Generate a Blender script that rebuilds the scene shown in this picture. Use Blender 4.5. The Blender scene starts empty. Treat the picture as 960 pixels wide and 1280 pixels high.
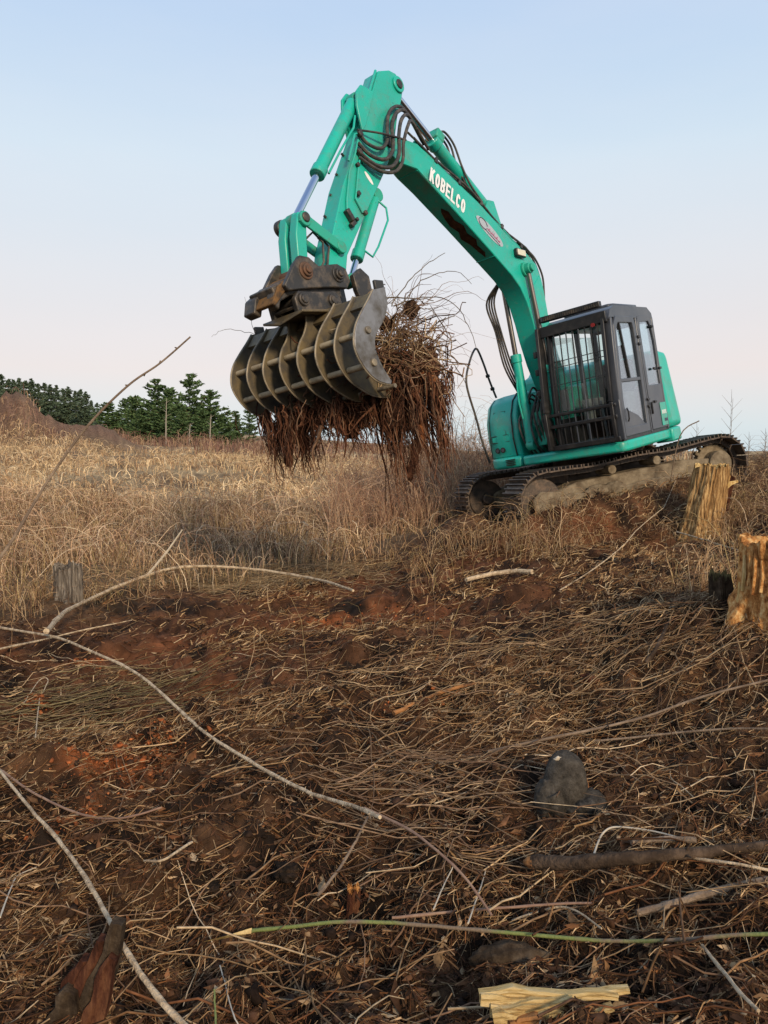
import bpy, bmesh, math, random
import numpy as np
from mathutils import Vector, Matrix
random.seed(7)
rng = np.random.default_rng(11)
scene = bpy.context.scene
C = scene.collection

# ------------------------------------------------------------------ camera, sky, sun, exposure
EYE = 1.6                                   # eye height above the ground at the photographer's feet
PITCH = math.atan(75 / 960)                 # camera looks slightly down
cam = bpy.data.cameras.new('camera'); camo = bpy.data.objects.new('camera', cam); C.objects.link(camo)
cam.sensor_fit = 'VERTICAL'; cam.sensor_height = 36; cam.lens = 27
cam.clip_start = 0.05; cam.clip_end = 3000
camo.location = (0, 0, EYE); camo.rotation_euler = (math.pi / 2 - PITCH, 0, 0)
scene.camera = camo

SUN_AZ = math.radians(154)                  # clockwise from +Y (the view direction): behind the camera, to its right
SUN_EL = math.radians(26)
world = bpy.data.worlds.new('World'); scene.world = world; world.use_nodes = True
nt = world.node_tree; nt.nodes.clear()
wo = nt.nodes.new('ShaderNodeOutputWorld'); bg = nt.nodes.new('ShaderNodeBackground')
sky = nt.nodes.new('ShaderNodeTexSky'); sky.sky_type = 'NISHITA'; sky.sun_disc = False
sky.sun_elevation = SUN_EL; sky.sun_rotation = SUN_AZ; sky.air_density = 1.0; sky.dust_density = 1.0; sky.ozone_density = 1.5
tc = nt.nodes.new('ShaderNodeTexCoord'); sx = nt.nodes.new('ShaderNodeSeparateXYZ'); rp = nt.nodes.new('ShaderNodeValToRGB')
nt.links.new(tc.outputs['Generated'], sx.inputs[0])
nt.links.new(sx.outputs['Z'], rp.inputs[0])
e = rp.color_ramp.elements                  # twilight band: cool haze at the horizon, rose belt, then clear blue
e[0].position = 0.0; e[0].color = (0.60, 0.71, 0.76, 1)
e[1].position = 1.0; e[1].color = (0.17, 0.31, 0.62, 1)
for p, c in ((0.03, (0.66, 0.74, 0.78, 1)), (0.10, (0.81, 0.73, 0.71, 1)), (0.21, (0.76, 0.765, 0.79, 1)), (0.34, (0.65, 0.77, 0.87, 1)), (0.52, (0.45, 0.62, 0.87, 1))):
    n = e.new(p); n.color = c
sc_ = nt.nodes.new('ShaderNodeMix'); sc_.data_type = 'RGBA'; sc_.blend_type = 'MULTIPLY'; sc_.inputs[0].default_value = 1
nt.links.new(sky.outputs[0], sc_.inputs[6]); sc_.inputs[7].default_value = (0.09, 0.09, 0.09, 1)
mx = nt.nodes.new('ShaderNodeMix'); mx.data_type = 'RGBA'; mx.inputs[0].default_value = 0.88
nt.links.new(sc_.outputs[2], mx.inputs[6]); nt.links.new(rp.outputs[0], mx.inputs[7])
mp_ = nt.nodes.new('ShaderNodeMapping'); mp_.inputs['Scale'].default_value = (1.2, 1.2, 5.0); nz_ = nt.nodes.new('ShaderNodeTexNoise'); nz_.inputs['Scale'].default_value = 1.6; nz_.inputs['Detail'].default_value = 5
nt.links.new(tc.outputs['Generated'], mp_.inputs[0]); nt.links.new(mp_.outputs[0], nz_.inputs['Vector'])
hz_ = nt.nodes.new('ShaderNodeMapRange'); hz_.inputs[1].default_value = .35; hz_.inputs[2].default_value = .7; hz_.inputs[3].default_value = 0; hz_.inputs[4].default_value = .16
nt.links.new(nz_.outputs['Fac'], hz_.inputs[0])
vl_ = nt.nodes.new('ShaderNodeMix'); vl_.data_type = 'RGBA'; nt.links.new(hz_.outputs[0], vl_.inputs[0]); nt.links.new(mx.outputs[2], vl_.inputs[6]); vl_.inputs[7].default_value = (0.86, 0.80, 0.80, 1)   # thin high veil
nt.links.new(vl_.outputs[2], bg.inputs[0]); bg.inputs[1].default_value = 1.0
nt.links.new(bg.outputs[0], wo.inputs[0])

sun = bpy.data.lights.new('sun', 'SUN'); suno = bpy.data.objects.new('sun', sun); C.objects.link(suno)
sun.energy = 3.1; sun.angle = math.radians(9); sun.color = (1.0, 0.79, 0.55)
sd = Vector((math.sin(SUN_AZ) * math.cos(SUN_EL), math.cos(SUN_AZ) * math.cos(SUN_EL), math.sin(SUN_EL)))
suno.rotation_euler = sd.to_track_quat('Z', 'Y').to_euler()
suno.location = sd * 50
vs = scene.view_settings
vs.view_transform = 'Standard'; vs.look = 'None'; vs.exposure = 0.15; vs.gamma = 1.0; vs.use_curve_mapping = False
scene.cycles.max_bounces = 6; scene.cycles.diffuse_bounces = 3; scene.cycles.transparent_max_bounces = 12

# ------------------------------------------------------------------ materials
def mat(name, base, rough=0.6, metal=0.0, var=None, vscale=6, vlo=0.45, vhi=0.65, bump=0.0, bscale=60, coat=0.0, detail=6, coord='Object'):
    m = bpy.data.materials.new(name); m.use_nodes = True
    t = m.node_tree; b = t.nodes['Principled BSDF']
    b.inputs['Base Color'].default_value = (*base, 1); b.inputs['Roughness'].default_value = rough; b.inputs['Metallic'].default_value = metal
    if rough > 0.78: b.inputs['Specular IOR Level'].default_value = 0.1
    b.inputs['Coat Weight'].default_value = coat; b.inputs['Coat Roughness'].default_value = 0.25
    tcn = t.nodes.new('ShaderNodeTexCoord')
    if var:
        nz = t.nodes.new('ShaderNodeTexNoise'); nz.inputs['Scale'].default_value = vscale; nz.inputs['Detail'].default_value = detail; nz.inputs['Roughness'].default_value = 0.65
        cr = t.nodes.new('ShaderNodeValToRGB'); cr.color_ramp.elements[0].position = vlo; cr.color_ramp.elements[1].position = vhi
        cr.color_ramp.elements[0].color = (*base, 1); cr.color_ramp.elements[1].color = (*var, 1)
        t.links.new(tcn.outputs[coord], nz.inputs['Vector']); t.links.new(nz.outputs['Fac'], cr.inputs[0]); t.links.new(cr.outputs[0], b.inputs['Base Color'])
    if bump:
        n2 = t.nodes.new('ShaderNodeTexNoise'); n2.inputs['Scale'].default_value = bscale; n2.inputs['Detail'].default_value = 5
        bp = t.nodes.new('ShaderNodeBump'); bp.inputs['Strength'].default_value = bump; bp.inputs['Distance'].default_value = 0.02
        t.links.new(tcn.outputs[coord], n2.inputs['Vector']); t.links.new(n2.outputs['Fac'], bp.inputs['Height']); t.links.new(bp.outputs[0], b.inputs['Normal'])
    return m

def colmat(name, rough=0.85, nscale=25, namt=0.35, trans=0.0):
    """material whose colour is the mesh's own per-piece colour attribute, broken up by noise"""
    m = bpy.data.materials.new(name); m.use_nodes = True
    t = m.node_tree; b = t.nodes['Principled BSDF']; b.inputs['Roughness'].default_value = rough
    b.inputs['Specular IOR Level'].default_value = 0.06
    a = t.nodes.new('ShaderNodeAttribute'); a.attribute_name = 'col'
    nz = t.nodes.new('ShaderNodeTexNoise'); nz.inputs['Scale'].default_value = nscale; nz.inputs['Detail'].default_value = 4
    tcn = t.nodes.new('ShaderNodeTexCoord'); t.links.new(tcn.outputs['Object'], nz.inputs['Vector'])
    mr = t.nodes.new('ShaderNodeMapRange'); mr.inputs[1].default_value = 0.3; mr.inputs[2].default_value = 0.7
    mr.inputs[3].default_value = 1 - namt; mr.inputs[4].default_value = 1 + namt
    t.links.new(nz.outputs['Fac'], mr.inputs[0])
    mu = t.nodes.new('ShaderNodeVectorMath'); mu.operation = 'SCALE'
    t.links.new(a.outputs['Color'], mu.inputs[0]); t.links.new(mr.outputs[0], mu.inputs['Scale'])
    t.links.new(mu.outputs[0], b.inputs['Base Color'])
    return m

M = {}
def grime(m, col, sc, lo, hi, amt):
    t = m.node_tree; b = t.nodes['Principled BSDF']; src = b.inputs['Base Color'].links[0].from_socket
    tcn = t.nodes.new('ShaderNodeTexCoord'); nz = t.nodes.new('ShaderNodeTexNoise'); nz.inputs['Scale'].default_value = sc; nz.inputs['Detail'].default_value = 10; nz.inputs['Roughness'].default_value = .72
    mr = t.nodes.new('ShaderNodeMapRange'); mr.inputs[1].default_value = lo; mr.inputs[2].default_value = hi; mr.inputs[4].default_value = amt
    mx_ = t.nodes.new('ShaderNodeMix'); mx_.data_type = 'RGBA'; mx_.inputs[7].default_value = (*col, 1)
    t.links.new(tcn.outputs['Object'], nz.inputs['Vector']); t.links.new(nz.outputs['Fac'], mr.inputs[0]); t.links.new(mr.outputs[0], mx_.inputs[0]); t.links.new(src, mx_.inputs[6]); t.links.new(mx_.outputs[2], b.inputs['Base Color'])
    return m
M['paint'] = mat('teal_paint', (0.008, 0.44, 0.335), 0.40, var=(0.02, 0.37, 0.28), vscale=2.2, vlo=0.42, vhi=0.75, coat=0.15, bump=0.03, bscale=120)
grime(M['paint'], (.16, .14, .10), 3.5, .50, .74, .55); grime(M['paint'], (.04, .05, .04), 22, .60, .68, .7); grime(M['paint'], (.28, .40, .33), 11, .58, .72, .4)
M['paint_dirty'] = mat('teal_paint_muddy', (0.02, 0.36, 0.25), 0.55, var=(0.13, 0.11, 0.075), vscale=5, vlo=0.5, vhi=0.72, bump=0.1, bscale=70)
M['steel_dark'] = mat('dark_worn_steel', (0.04, 0.038, 0.035), 0.5, 0.3, var=(0.17, 0.13, 0.09), vscale=7, vlo=0.48, vhi=0.72, bump=0.12, bscale=50)
M['rake'] = mat('worn_rake_steel', (0.075, 0.065, 0.05), 0.58, 0.2, var=(0.20, 0.15, 0.07), vscale=5.5, vlo=0.38, vhi=0.70, bump=0.12, bscale=40)
M['rake_plate'] = mat('scuffed_plate_steel', (0.27, 0.26, 0.25), 0.42, 0.6, var=(0.12, 0.10, 0.075), vscale=5, vlo=0.42, vhi=0.66, bump=0.08, bscale=50)
M['rake_edge'] = mat('scuffed_edge_steel', (0.30, 0.25, 0.17), 0.5, 0.2, var=(0.14, 0.12, 0.09), vscale=8)
M['rake_tube'] = mat('muddy_cross_tube', (0.36, 0.29, 0.18), 0.7, 0.0, var=(0.22, 0.17, 0.10), vscale=9)
M['black'] = mat('black_metal', (0.012, 0.012, 0.013), 0.42, var=(0.05, 0.045, 0.04), vscale=9, vlo=0.5, vhi=0.8)
M['rubber'] = mat('hose_rubber', (0.035, 0.033, 0.031), 0.6, var=(0.10, 0.085, 0.065), vscale=14)
M['grey'] = mat('cab_grey', (0.055, 0.063, 0.078), 0.34, 0.1, var=(0.095, 0.10, 0.11), vscale=3, vlo=0.45, vhi=0.75)
M['chrome'] = mat('piston_chrome', (0.62, 0.64, 0.68), 0.16, 1.0)
M['chrome_dull'] = mat('oily_piston_steel', (0.22, 0.20, 0.18), 0.3, 0.9)
M['track'] = mat('muddy_track_steel', (0.055, 0.042, 0.033), 0.55, 0.35, var=(0.14, 0.095, 0.065), vscale=9, vlo=0.42, vhi=0.68, bump=0.2, bscale=40)
M['mudguard'] = mat('mud_caked_frame', (0.10, 0.075, 0.05), 0.9, var=(0.27, 0.22, 0.15), vscale=5, vlo=0.36, vhi=0.66, bump=0.9, bscale=16)
M['white'] = mat('white_vinyl', (0.80, 0.81, 0.80), 0.5)
M['decal'] = mat('greyed_decal', (0.42, 0.45, 0.50), 0.5, var=(0.30, 0.40, 0.42), vscale=20)
M['decal_dark'] = mat('dark_decal_print', (0.06, 0.05, 0.10), 0.5)
M['decal_red'] = mat('red_decal_print', (0.40, 0.10, 0.20), 0.5)
M['lamp'] = mat('lamp_lens', (0.72, 0.70, 0.55), 0.2, var=(0.5, 0.48, 0.36), vscale=60)
M['seat'] = mat('seat_fabric', (0.02, 0.02, 0.022), 0.8)
M['interior'] = mat('cab_interior_trim', (0.10, 0.10, 0.095), 0.7, var=(0.16, 0.155, 0.14), vscale=6)
M['mudsmear'] = mat('dried_mud', (0.055, 0.028, 0.016), 0.95, var=(0.11, 0.05, 0.025), vscale=12, bump=0.6, bscale=45)
g = bpy.data.materials.new('window_glass'); g.use_nodes = True; t = g.node_tree; t.nodes.clear()
o_ = t.nodes.new('ShaderNodeOutputMaterial'); tr = t.nodes.new('ShaderNodeBsdfTransparent'); gl = t.nodes.new('ShaderNodeBsdfGlossy'); ms = t.nodes.new('ShaderNodeMixShader'); fr = t.nodes.new('ShaderNodeLayerWeight'); fr.inputs[0].default_value = 0.5
pw = t.nodes.new('ShaderNodeMath'); pw.operation = 'POWER'; pw.inputs[1].default_value = 3.0
ad = t.nodes.new('ShaderNodeMath'); ad.operation = 'ADD'; ad.inputs[1].default_value = 0.03
tr.inputs[0].default_value = (0.88, 0.95, 0.94, 1); gl.inputs['Roughness'].default_value = 0.04; gl.inputs[0].default_value = (0.95, 0.97, 1, 1)
t.links.new(fr.outputs['Facing'], pw.inputs[0]); t.links.new(pw.outputs[0], ad.inputs[0]); t.links.new(ad.outputs[0], ms.inputs[0]); t.links.new(tr.outputs[0], ms.inputs[1]); t.links.new(gl.outputs[0], ms.inputs[2]); t.links.new(ms.outputs[0], o_.inputs[0])
M['glass'] = g
g2 = g.copy(); g2.name = 'dusty_window_glass'
for n in g2.node_tree.nodes:
    if n.type == 'BSDF_TRANSPARENT': n.inputs[0].default_value = (0.84, 0.91, 0.94, 1)
    if n.type == 'MATH' and n.operation == 'ADD': n.inputs[1].default_value = 0.10
    if n.type == 'BSDF_GLOSSY': n.inputs['Roughness'].default_value = 0.06
M['glass_dusty'] = g2
M['stem'] = colmat('dry_stems', 0.85, 30, 0.25)
M['litter'] = colmat('twig_litter', 0.9, 40, 0.35)
M['clod'] = colmat('soil_clods', 0.97, 60, 0.4)
M['needle'] = colmat('conifer_needles', 0.8, 3, 0.35)
M['root'] = colmat('root_fibres', 0.95, 30, 0.35)
M['bark'] = mat('grey_bark', (0.11, 0.085, 0.06), 0.95, var=(0.22, 0.18, 0.13), vscale=14, bump=0.6, bscale=40)

# ------------------------------------------------------------------ mesh helpers
class MB:
    def __init__(s): s.v = []; s.f = []
    def add(s, v, f):
        n = len(s.v); s.v += [tuple(p) for p in v]; s.f += [tuple(i + n for i in q) for q in f]; return s
    def box(s, c, d, R=None):
        c = Vector(c); vv = []
        for i in range(8):
            p = Vector(((1 if i & 1 else -1) * d[0] / 2, (1 if i & 2 else -1) * d[1] / 2, (1 if i & 4 else -1) * d[2] / 2))
            vv.append(c + (R @ p if R else p))
        return s.add(vv, [(0, 2, 3, 1), (4, 5, 7, 6), (0, 1, 5, 4), (2, 6, 7, 3), (0, 4, 6, 2), (1, 3, 7, 5)])
    def prism(s, poly, y0, y1, w=None):
        """xz polygon extruded along y; w = per-corner half width instead of y0, y1"""
        n = len(poly)
        a = [(p[0], (-w[i] if w else y0), p[1]) for i, p in enumerate(poly)]
        b = [(p[0], (w[i] if w else y1), p[1]) for i, p in enumerate(poly)]
        return s.add(a + b, [tuple(range(n)), tuple(range(2 * n - 1, n - 1, -1))] + [(i, i + n, (i + 1) % n + n, (i + 1) % n) for i in range(n)])
    def prismz(s, poly, z0, z1):
        n = len(poly)
        return s.add([(p[0], p[1], z0) for p in poly] + [(p[0], p[1], z1) for p in poly],
                     [tuple(range(n - 1, -1, -1)), tuple(range(n, 2 * n))] + [(i, (i + 1) % n, (i + 1) % n + n, i + n) for i in range(n)])
    def tube(s, path, r, n=8, caps=True):
        P = [Vector(p) for p in path]; R = r if isinstance(r, (list, tuple)) else [r] * len(P)
        vv = []; up = None
        for i, p in enumerate(P):
            d = (P[min(i + 1, len(P) - 1)] - P[max(i - 1, 0)]).normalized()
            if up is None:
                up = d.orthogonal().normalized()
            up = (up - d * up.dot(d)).normalized(); q = d.cross(up)
            for k in range(n):
                a = 2 * math.pi * k / n; vv.append(p + (up * math.cos(a) + q * math.sin(a)) * R[i])
        ff = []
        for i in range(len(P) - 1):
            for k in range(n):
                a, b = i * n + k, i * n + (k + 1) % n; ff.append((a, b, b + n, a + n))
        if caps: ff += [tuple(range(n - 1, -1, -1)), tuple(range((len(P) - 1) * n, len(P) * n))]
        return s.add(vv, ff)
    def cyl(s, a, b, r, n=16): return s.tube([a, b], r, n)
    def build(s, name, m, parent=None, bevel=0, smooth=False, seg=2):
        me = bpy.data.meshes.new(name); me.from_pydata(s.v, [], s.f); me.update()
        bm = bmesh.new(); bm.from_mesh(me); bmesh.ops.recalc_face_normals(bm, faces=bm.faces); bm.to_mesh(me); bm.free()
        return link(name, me, m, parent, bevel, smooth, seg)

def link(name, me, m, parent=None, bevel=0, smooth=False, seg=2):
    o = bpy.data.objects.new(name, me); C.objects.link(o)
    if m is not None and not me.materials: me.materials.append(m)
    if parent: o.parent = parent
    if smooth:
        me.shade_smooth()
        try: me.set_sharp_from_angle(angle=math.radians(40))
        except Exception: pass
    if bevel:
        b = o.modifiers.new('bevel', 'BEVEL'); b.width = bevel; b.segments = seg; b.limit_method = 'ANGLE'; b.angle_limit = math.radians(30)
        me.shade_smooth()
        try: me.set_sharp_from_angle(angle=math.radians(50))
        except Exception: pass
    return o

def tag(o, label, cat, group=None, kind=None):
    if label: o['label'] = label
    if cat: o['category'] = cat
    if group: o['group'] = group
    if kind: o['kind'] = kind
    return o
def empty(name, loc=(0, 0, 0), parent=None):
    o = bpy.data.objects.new(name, None); C.objects.link(o); o.location = loc; o.empty_display_size = 0.3
    if parent: o.parent = parent
    return o
def np_mesh(name, v, quads=None, tris=None, cols=None):
    me = bpy.data.meshes.new(name)
    nq = 0 if quads is None else len(quads); nt_ = 0 if tris is None else len(tris)
    me.vertices.add(len(v)); me.vertices.foreach_set('co', np.ascontiguousarray(v, np.float32).ravel())
    li = []
    if nq: li.append(np.asarray(quads, np.int32).ravel())
    if nt_: li.append(np.asarray(tris, np.int32).ravel())
    li = np.concatenate(li); me.loops.add(len(li)); me.loops.foreach_set('vertex_index', li)
    st = np.concatenate([np.arange(nq) * 4, nq * 4 + np.arange(nt_) * 3]).astype(np.int32)
    me.polygons.add(nq + nt_); me.polygons.foreach_set('loop_start', st)
    me.update(calc_edges=True)
    if cols is not None:
        a = me.color_attributes.new('col', 'FLOAT_COLOR', 'POINT')
        cc = np.ones((len(v), 4), np.float32); cc[:, :3] = cols; a.data.foreach_set('color', cc.ravel())
    return me
def strands(name, P, R, sides, cols):
    """P (N,K,3) centre lines, R (N,K) radii, one colour per strand"""
    P = np.asarray(P, np.float64); N, K, _ = P.shape
    T = np.gradient(P, axis=1); T /= np.linalg.norm(T, axis=2, keepdims=True) + 1e-9
    ref = rng.normal(size=(N, 1, 3)); U = np.cross(T, ref); U /= np.linalg.norm(U, axis=2, keepdims=True) + 1e-9; W = np.cross(T, U)
    ang = np.arange(sides) * 2 * np.pi / max(sides, 1)
    if sides == 2: ang = np.array([0, np.pi])
    V = P[:, :, None, :] + R[:, :, None, None] * (U[:, :, None, :] * np.cos(ang)[None, None, :, None] + W[:, :, None, :] * np.sin(ang)[None, None, :, None])
    V = V.reshape(-1, 3)
    base = (np.arange(N)[:, None, None] * K + np.arange(K - 1)[None, :, None]) * sides
    ks = np.arange(sides if sides > 2 else 1)[None, None, :]; k2 = (ks + 1) % sides
    a = base + ks; b = base + k2
    q = np.stack([a, b, b + sides, a + sides], -1).reshape(-1, 4)
    return np_mesh(name, V, q, None, np.repeat(np.asarray(cols), K * sides, axis=0))
def vnoise(x, y, seed=0):
    xi = np.floor(x).astype(np.int64); yi = np.floor(y).astype(np.int64); fx = x - xi; fy = y - yi
    fx = fx * fx * fx * (fx * (fx * 6 - 15) + 10); fy = fy * fy * fy * (fy * (fy * 6 - 15) + 10)
    def h(a, b):
        n = (a * 374761393 + b * 668265263 + seed * 144269504) & 0xffffffff
        n = ((n ^ (n >> 13)) * 1274126177) & 0xffffffff
        return ((n ^ (n >> 16)) & 0xffff) / 65535.0
    return (h(xi, yi) * (1 - fx) + h(xi + 1, yi) * fx) * (1 - fy) + (h(xi, yi + 1) * (1 - fx) + h(xi + 1, yi + 1) * fx) * fy - 0.5
def fbm(x, y, f, oct, seed=0, gain=0.5):
    s = 0; a = 1.0
    for i in range(oct):
        s = s + a * vnoise(x * f + 17.3 * i, y * f - 9.1 * i, seed + i); f *= 2.03; a *= gain
    return s

# ------------------------------------------------------------------ terrain (z = 0 at the photographer's feet)
CP = np.array([(0, 0, 0), (-2, 2, -.06), (2, 2, .13), (0, 4, .02), (-3, 5, -.10), (1.2, 4.4, .16), (2.4, 4.7, .60), (4.5, 6, .72),
    (0, 8, .04), (-5, 8, -.13), (2.2, 8, .36), (3.9, 9.4, .66), (5.2, 8.5, .86), (1.5, 10.6, .36), (5.5, 11.6, 1.10), (1.0, 12.8, .28), (5, 13.8, 1.0), (3.4, 12.2, .70),
    (7.2, 12, 1.42), (8, 15, 1.5), (3, 17, .6), (9, 22, 1.3), (14, 32, .7), (-4, 12, -.12), (-.5, 11.3, .0), (-8, 14, .02), (-10, 20, .3), (-3, 20, .1), (2, 22, .3), (-20, 40, 1.7), (-6, 40, 1.1),
    (6, 40, .6), (25, 45, .2), (-42, 82, 4.6), (-18, 72, 2.5), (0, 80, 2.2), (30, 80, 0), (-60, 140, 6), (0, 160, 3), (60, 140, -3), (-12, -8, -.3), (12, -8, .6), (0, -30, -.5), (-60, 20, 1), (60, 20, 1),
    (-60, -40, 0), (60, -40, 0), (-150, 150, 8), (150, 150, -4), (0, 300, 3), (-7, 4, -.2), (8, 5, 1.2)], float)
def _U(r2): return np.where(r2 > 0, r2 * np.log(np.maximum(r2, 1e-12)), 0.0)
_n = len(CP); _A = np.zeros((_n + 3, _n + 3)); _d2 = ((CP[:, None, :2] - CP[None, :, :2]) ** 2).sum(-1)
_A[:_n, :_n] = _U(_d2) + np.eye(_n) * 1e-3; _A[:_n, _n] = 1; _A[:_n, _n + 1:] = CP[:, :2]; _A[_n:, :_n] = _A[:_n, _n:].T
_w = np.linalg.solve(_A, np.r_[CP[:, 2], 0, 0, 0])
# machine pose: upper structure frame and track frame (found from the real proportions of a 14 t machine)
RU = Matrix(((-0.633309, 0.752318, -0.181486), (-0.764907, -0.644139, -0.000964), (-0.117627, 0.138210, 0.983393)))
OU = Vector((3.3920, 12.2269, -0.89235 + EYE))
SWING = math.radians(-34.672)
RT = RU @ Matrix.Rotation(SWING, 3, 'Z')
def edge_y(x):                                # the near edge of the standing dead grass
    return np.interp(x, [-40, -6, -3.85, -2.7, -.46, .9, 1.6, 2.2, 5.2, 6.3, 9, 40], [5.5, 6.2, 7.5, 9.2, 11.0, 12.8, 14.4, 15.2, 16, 13.6, 12.6, 12])
def ground(x, y, fine=True):
    x = np.asarray(x, float); y = np.asarray(y, float); r = np.hypot(x, y)
    z = _w[_n] + _w[_n + 1] * x + _w[_n + 2] * y
    for i in range(_n): z = z + _w[i] * _U((x - CP[i, 0]) ** 2 + (y - CP[i, 1]) ** 2)
    far = np.clip((r - 150) / 250, 0, 1); z = z * (1 - far) + 2.0 * far
    # heap of scraped-up earth beyond the field
    m = lambda cx, cy, sx_, sy_, h, k=0.0: h * np.exp(-(((x - cx) / sx_) ** 2 + ((y - cy) / sy_) ** 2) ** 1.3)
    heap = m(-25.5, 46, 4.6, 5, 3.0) + m(-20.0, 47, 3.8, 4, 1.0) + m(-33, 46, 6, 6, 3.2) + m(-18.4, 50, 1.9, 3, .75) + m(-17.5, 43, 2, 2, .2)
    z = z + heap * (1 + .5 * fbm(x, y, .5, 5, 91, .6))
    cleared = 1 / (1 + np.exp((y - edge_y(x)) * 2.2))
    flat = np.exp(-(((x - 3.4) / 2.9) ** 2 + ((y - 12.2) / 2.4) ** 2) ** 3)   # the tracks have pressed this level
    z = z + (1 - flat) * (0.24 * fbm(x, y, .55, 2, 5) * (1 - .3 * cleared) + 0.13 * fbm(x, y, 1.7, 2, 23) * np.clip(1.3 - r / 60, .2, 1))
    # scraped trench in front of the near track, and the low berm beside it
    z = z - 0.28 * np.exp(-(((x - 3.05) / .95) ** 2 + ((y - 9.45) / .40) ** 2)) + 0.40 * np.exp(-(((x - 3.5) / 2.0) ** 4 + ((y - 10.46 - .27 * (x - 3.4)) / .34) ** 2)) * (1 + .5 * fbm(x, y, 2.2, 3, 19)) + 0.34 * np.exp(-(((x - 1.15) / .55) ** 2 + ((y - 11.5) / .9) ** 2))
    if fine:
        k = np.clip(1.4 - r / 14, 0, 1) * (0.35 + 0.65 * cleared)
        rid = np.abs(fbm(x, y, 4.2, 3, 41)) - .25
        z = z + k * (0.17 * rid + 0.07 * fbm(x, y, 9.5, 3, 63, .6))
    return z
def cam_ray(px, py):
    d = Vector(((px - 480) / 960, 1.0, -(py - 640) / 960)); c, s = math.cos(PITCH), math.sin(PITCH)
    return Vector((d.x, d.y * c + d.z * s, -d.y * s + d.z * c))
def on_ground(px, py, lift=0.0, dmax=60):
    d = cam_ray(px, py); ts = np.geomspace(1.2, dmax, 900)
    h = EYE + d.z * ts - ground(d.x * ts, d.y * ts, True)
    i = np.argmax(h < 0) if (h < 0).any() else len(ts) - 1
    return Vector((d.x * ts[i], d.y * ts[i], EYE + d.z * ts[i] + lift))
def at_depth(px, py, y):
    d = cam_ray(px, py); t_ = y / d.y; return Vector((d.x * t_, y, EYE + d.z * t_))

# one polar sheet, fine where the ground is close, reaching past the horizon
th = np.concatenate([np.linspace(-180, -54, 30)[:-1], np.linspace(-54, 54, 560), np.linspace(54, 180, 30)[1:-1]]) * np.pi / 180
rr = np.concatenate([[0.25, .6, .95], 1.2 * 1.0090 ** np.arange(275)]); rr = np.concatenate([rr, rr[-1] * 1.045 ** np.arange(1, 112)])
TH, RR = np.meshgrid(th, rr); X = RR * np.sin(TH); Y = RR * np.cos(TH); Z = ground(X, Y)
nT, nR = len(th), len(rr)
ii, jj = np.meshgrid(np.arange(nR - 1), np.arange(nT), indexing='ij'); j2 = (jj + 1) % nT
quads = np.stack([ii * nT + jj, (ii + 1) * nT + jj, (ii + 1) * nT + j2, ii * nT + j2], -1).reshape(-1, 4)[:, ::-1]
verts = np.stack([X, Y, Z], -1).reshape(-1, 3)
cen = len(verts); verts = np.vstack([verts, [[0, 0, float(ground(0., 0.))]]])
tris = np.array([(cen, j, (j + 1) % nT) for j in range(nT)])[:, ::-1]
x, y = verts[:, 0], verts[:, 1]; r = np.hypot(x, y)
# soil colour map: humus, brown litter soil, red subsoil, orange clay, dead thatch, heap
def blob(cx, cy, sx_, sy_): return np.exp(-(((x - cx) / sx_) ** 2 + ((y - cy) / sy_) ** 2))
n1 = fbm(x, y, .7, 4, 201); n2 = fbm(x, y, 3.1, 4, 211); n3 = fbm(x, y, 11, 3, 221)
humus = np.array([.022, .014, .009]); brown = np.array([.10, .054, .028]); red = np.array([.145, .056, .025]); clay = np.array([.27, .085, .028]); thatch = np.array([.20, .135, .075]); heapc = np.array([.17, .10, .062]); straw = np.array([.47, .34, .18])
lerp = lambda a, b, t_: a + (b - a) * np.clip(t_, 0, 1)[:, None]
col = np.repeat(humus[None], len(x), 0)
col = lerp(col, brown, np.clip(.36 + 2.6 * n2 + .8 * n1 + .10 * (y - 3.5), 0, 1))
redm = blob(-.2, 8.2, 2.2, 2.6) + .8 * blob(2.2, 9.6, 1.6, .9) + .6 * blob(-2.2, 6.0, 1.6, 1.2)
col = lerp(col, red, redm * (.75 + 1.6 * n2))
pc = [on_ground(150, 955), on_ground(205, 930), on_ground(45, 880), on_ground(95, 1025), on_ground(440, 775), on_ground(525, 880), on_ground(100, 830)]
cl = 0
for p_, s1, a in zip(pc, (.22, .15, .12, .12, .5, .25, .09), (1.3, 1.3, 1.2, .9, .55, .45, .9)): cl = cl + a * blob(p_.x, p_.y, s1, s1 * 1.15)
col = lerp(col, clay, cl * (.9 + 2.6 * n2 + 1.6 * n3) - .15)
gz = 1 / (1 + np.exp(-(y - edge_y(x)) * 2.6)) * (y > 0)
col = lerp(col, thatch * .75, gz * .9)
col = lerp(col, straw, gz * np.clip((r - 16) / 14, 0, 1) * np.clip(.55 + 1.3 * n1, 0, 1))
col = lerp(col, np.array([.13, .075, .05]), gz * np.clip((r - 30) / 8, 0, 1) * np.clip(.2 + 2.2 * fbm(x, y, .16, 3, 77), 0, 1))
hp = np.clip(1.5 * (np.exp(-(((x + 26) / 6.6) ** 2 + ((y - 46) / 6) ** 2) ** 1.5) + np.exp(-(((x + 18.5) / 4.5) ** 2 + ((y - 47) / 4.0) ** 2) ** 1.5) + np.exp(-(((x + 18.4) / 2.0) ** 2 + ((y - 50) / 3) ** 2)) + np.exp(-(((x + 33) / 7) ** 2 + ((y - 46) / 6) ** 2) ** 1.5)), 0, 1)
col = lerp(col, heapc * 1.0, hp * (.8 + 1.2 * n1))
col = col * (1 + .5 * n3)[:, None]
gm = np_mesh('ground', verts, quads, tris, np.clip(col, .004, 1)); gm.shade_smooth()
m = colmat('soil_and_thatch', 0.97, 9, 0.4)
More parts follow.
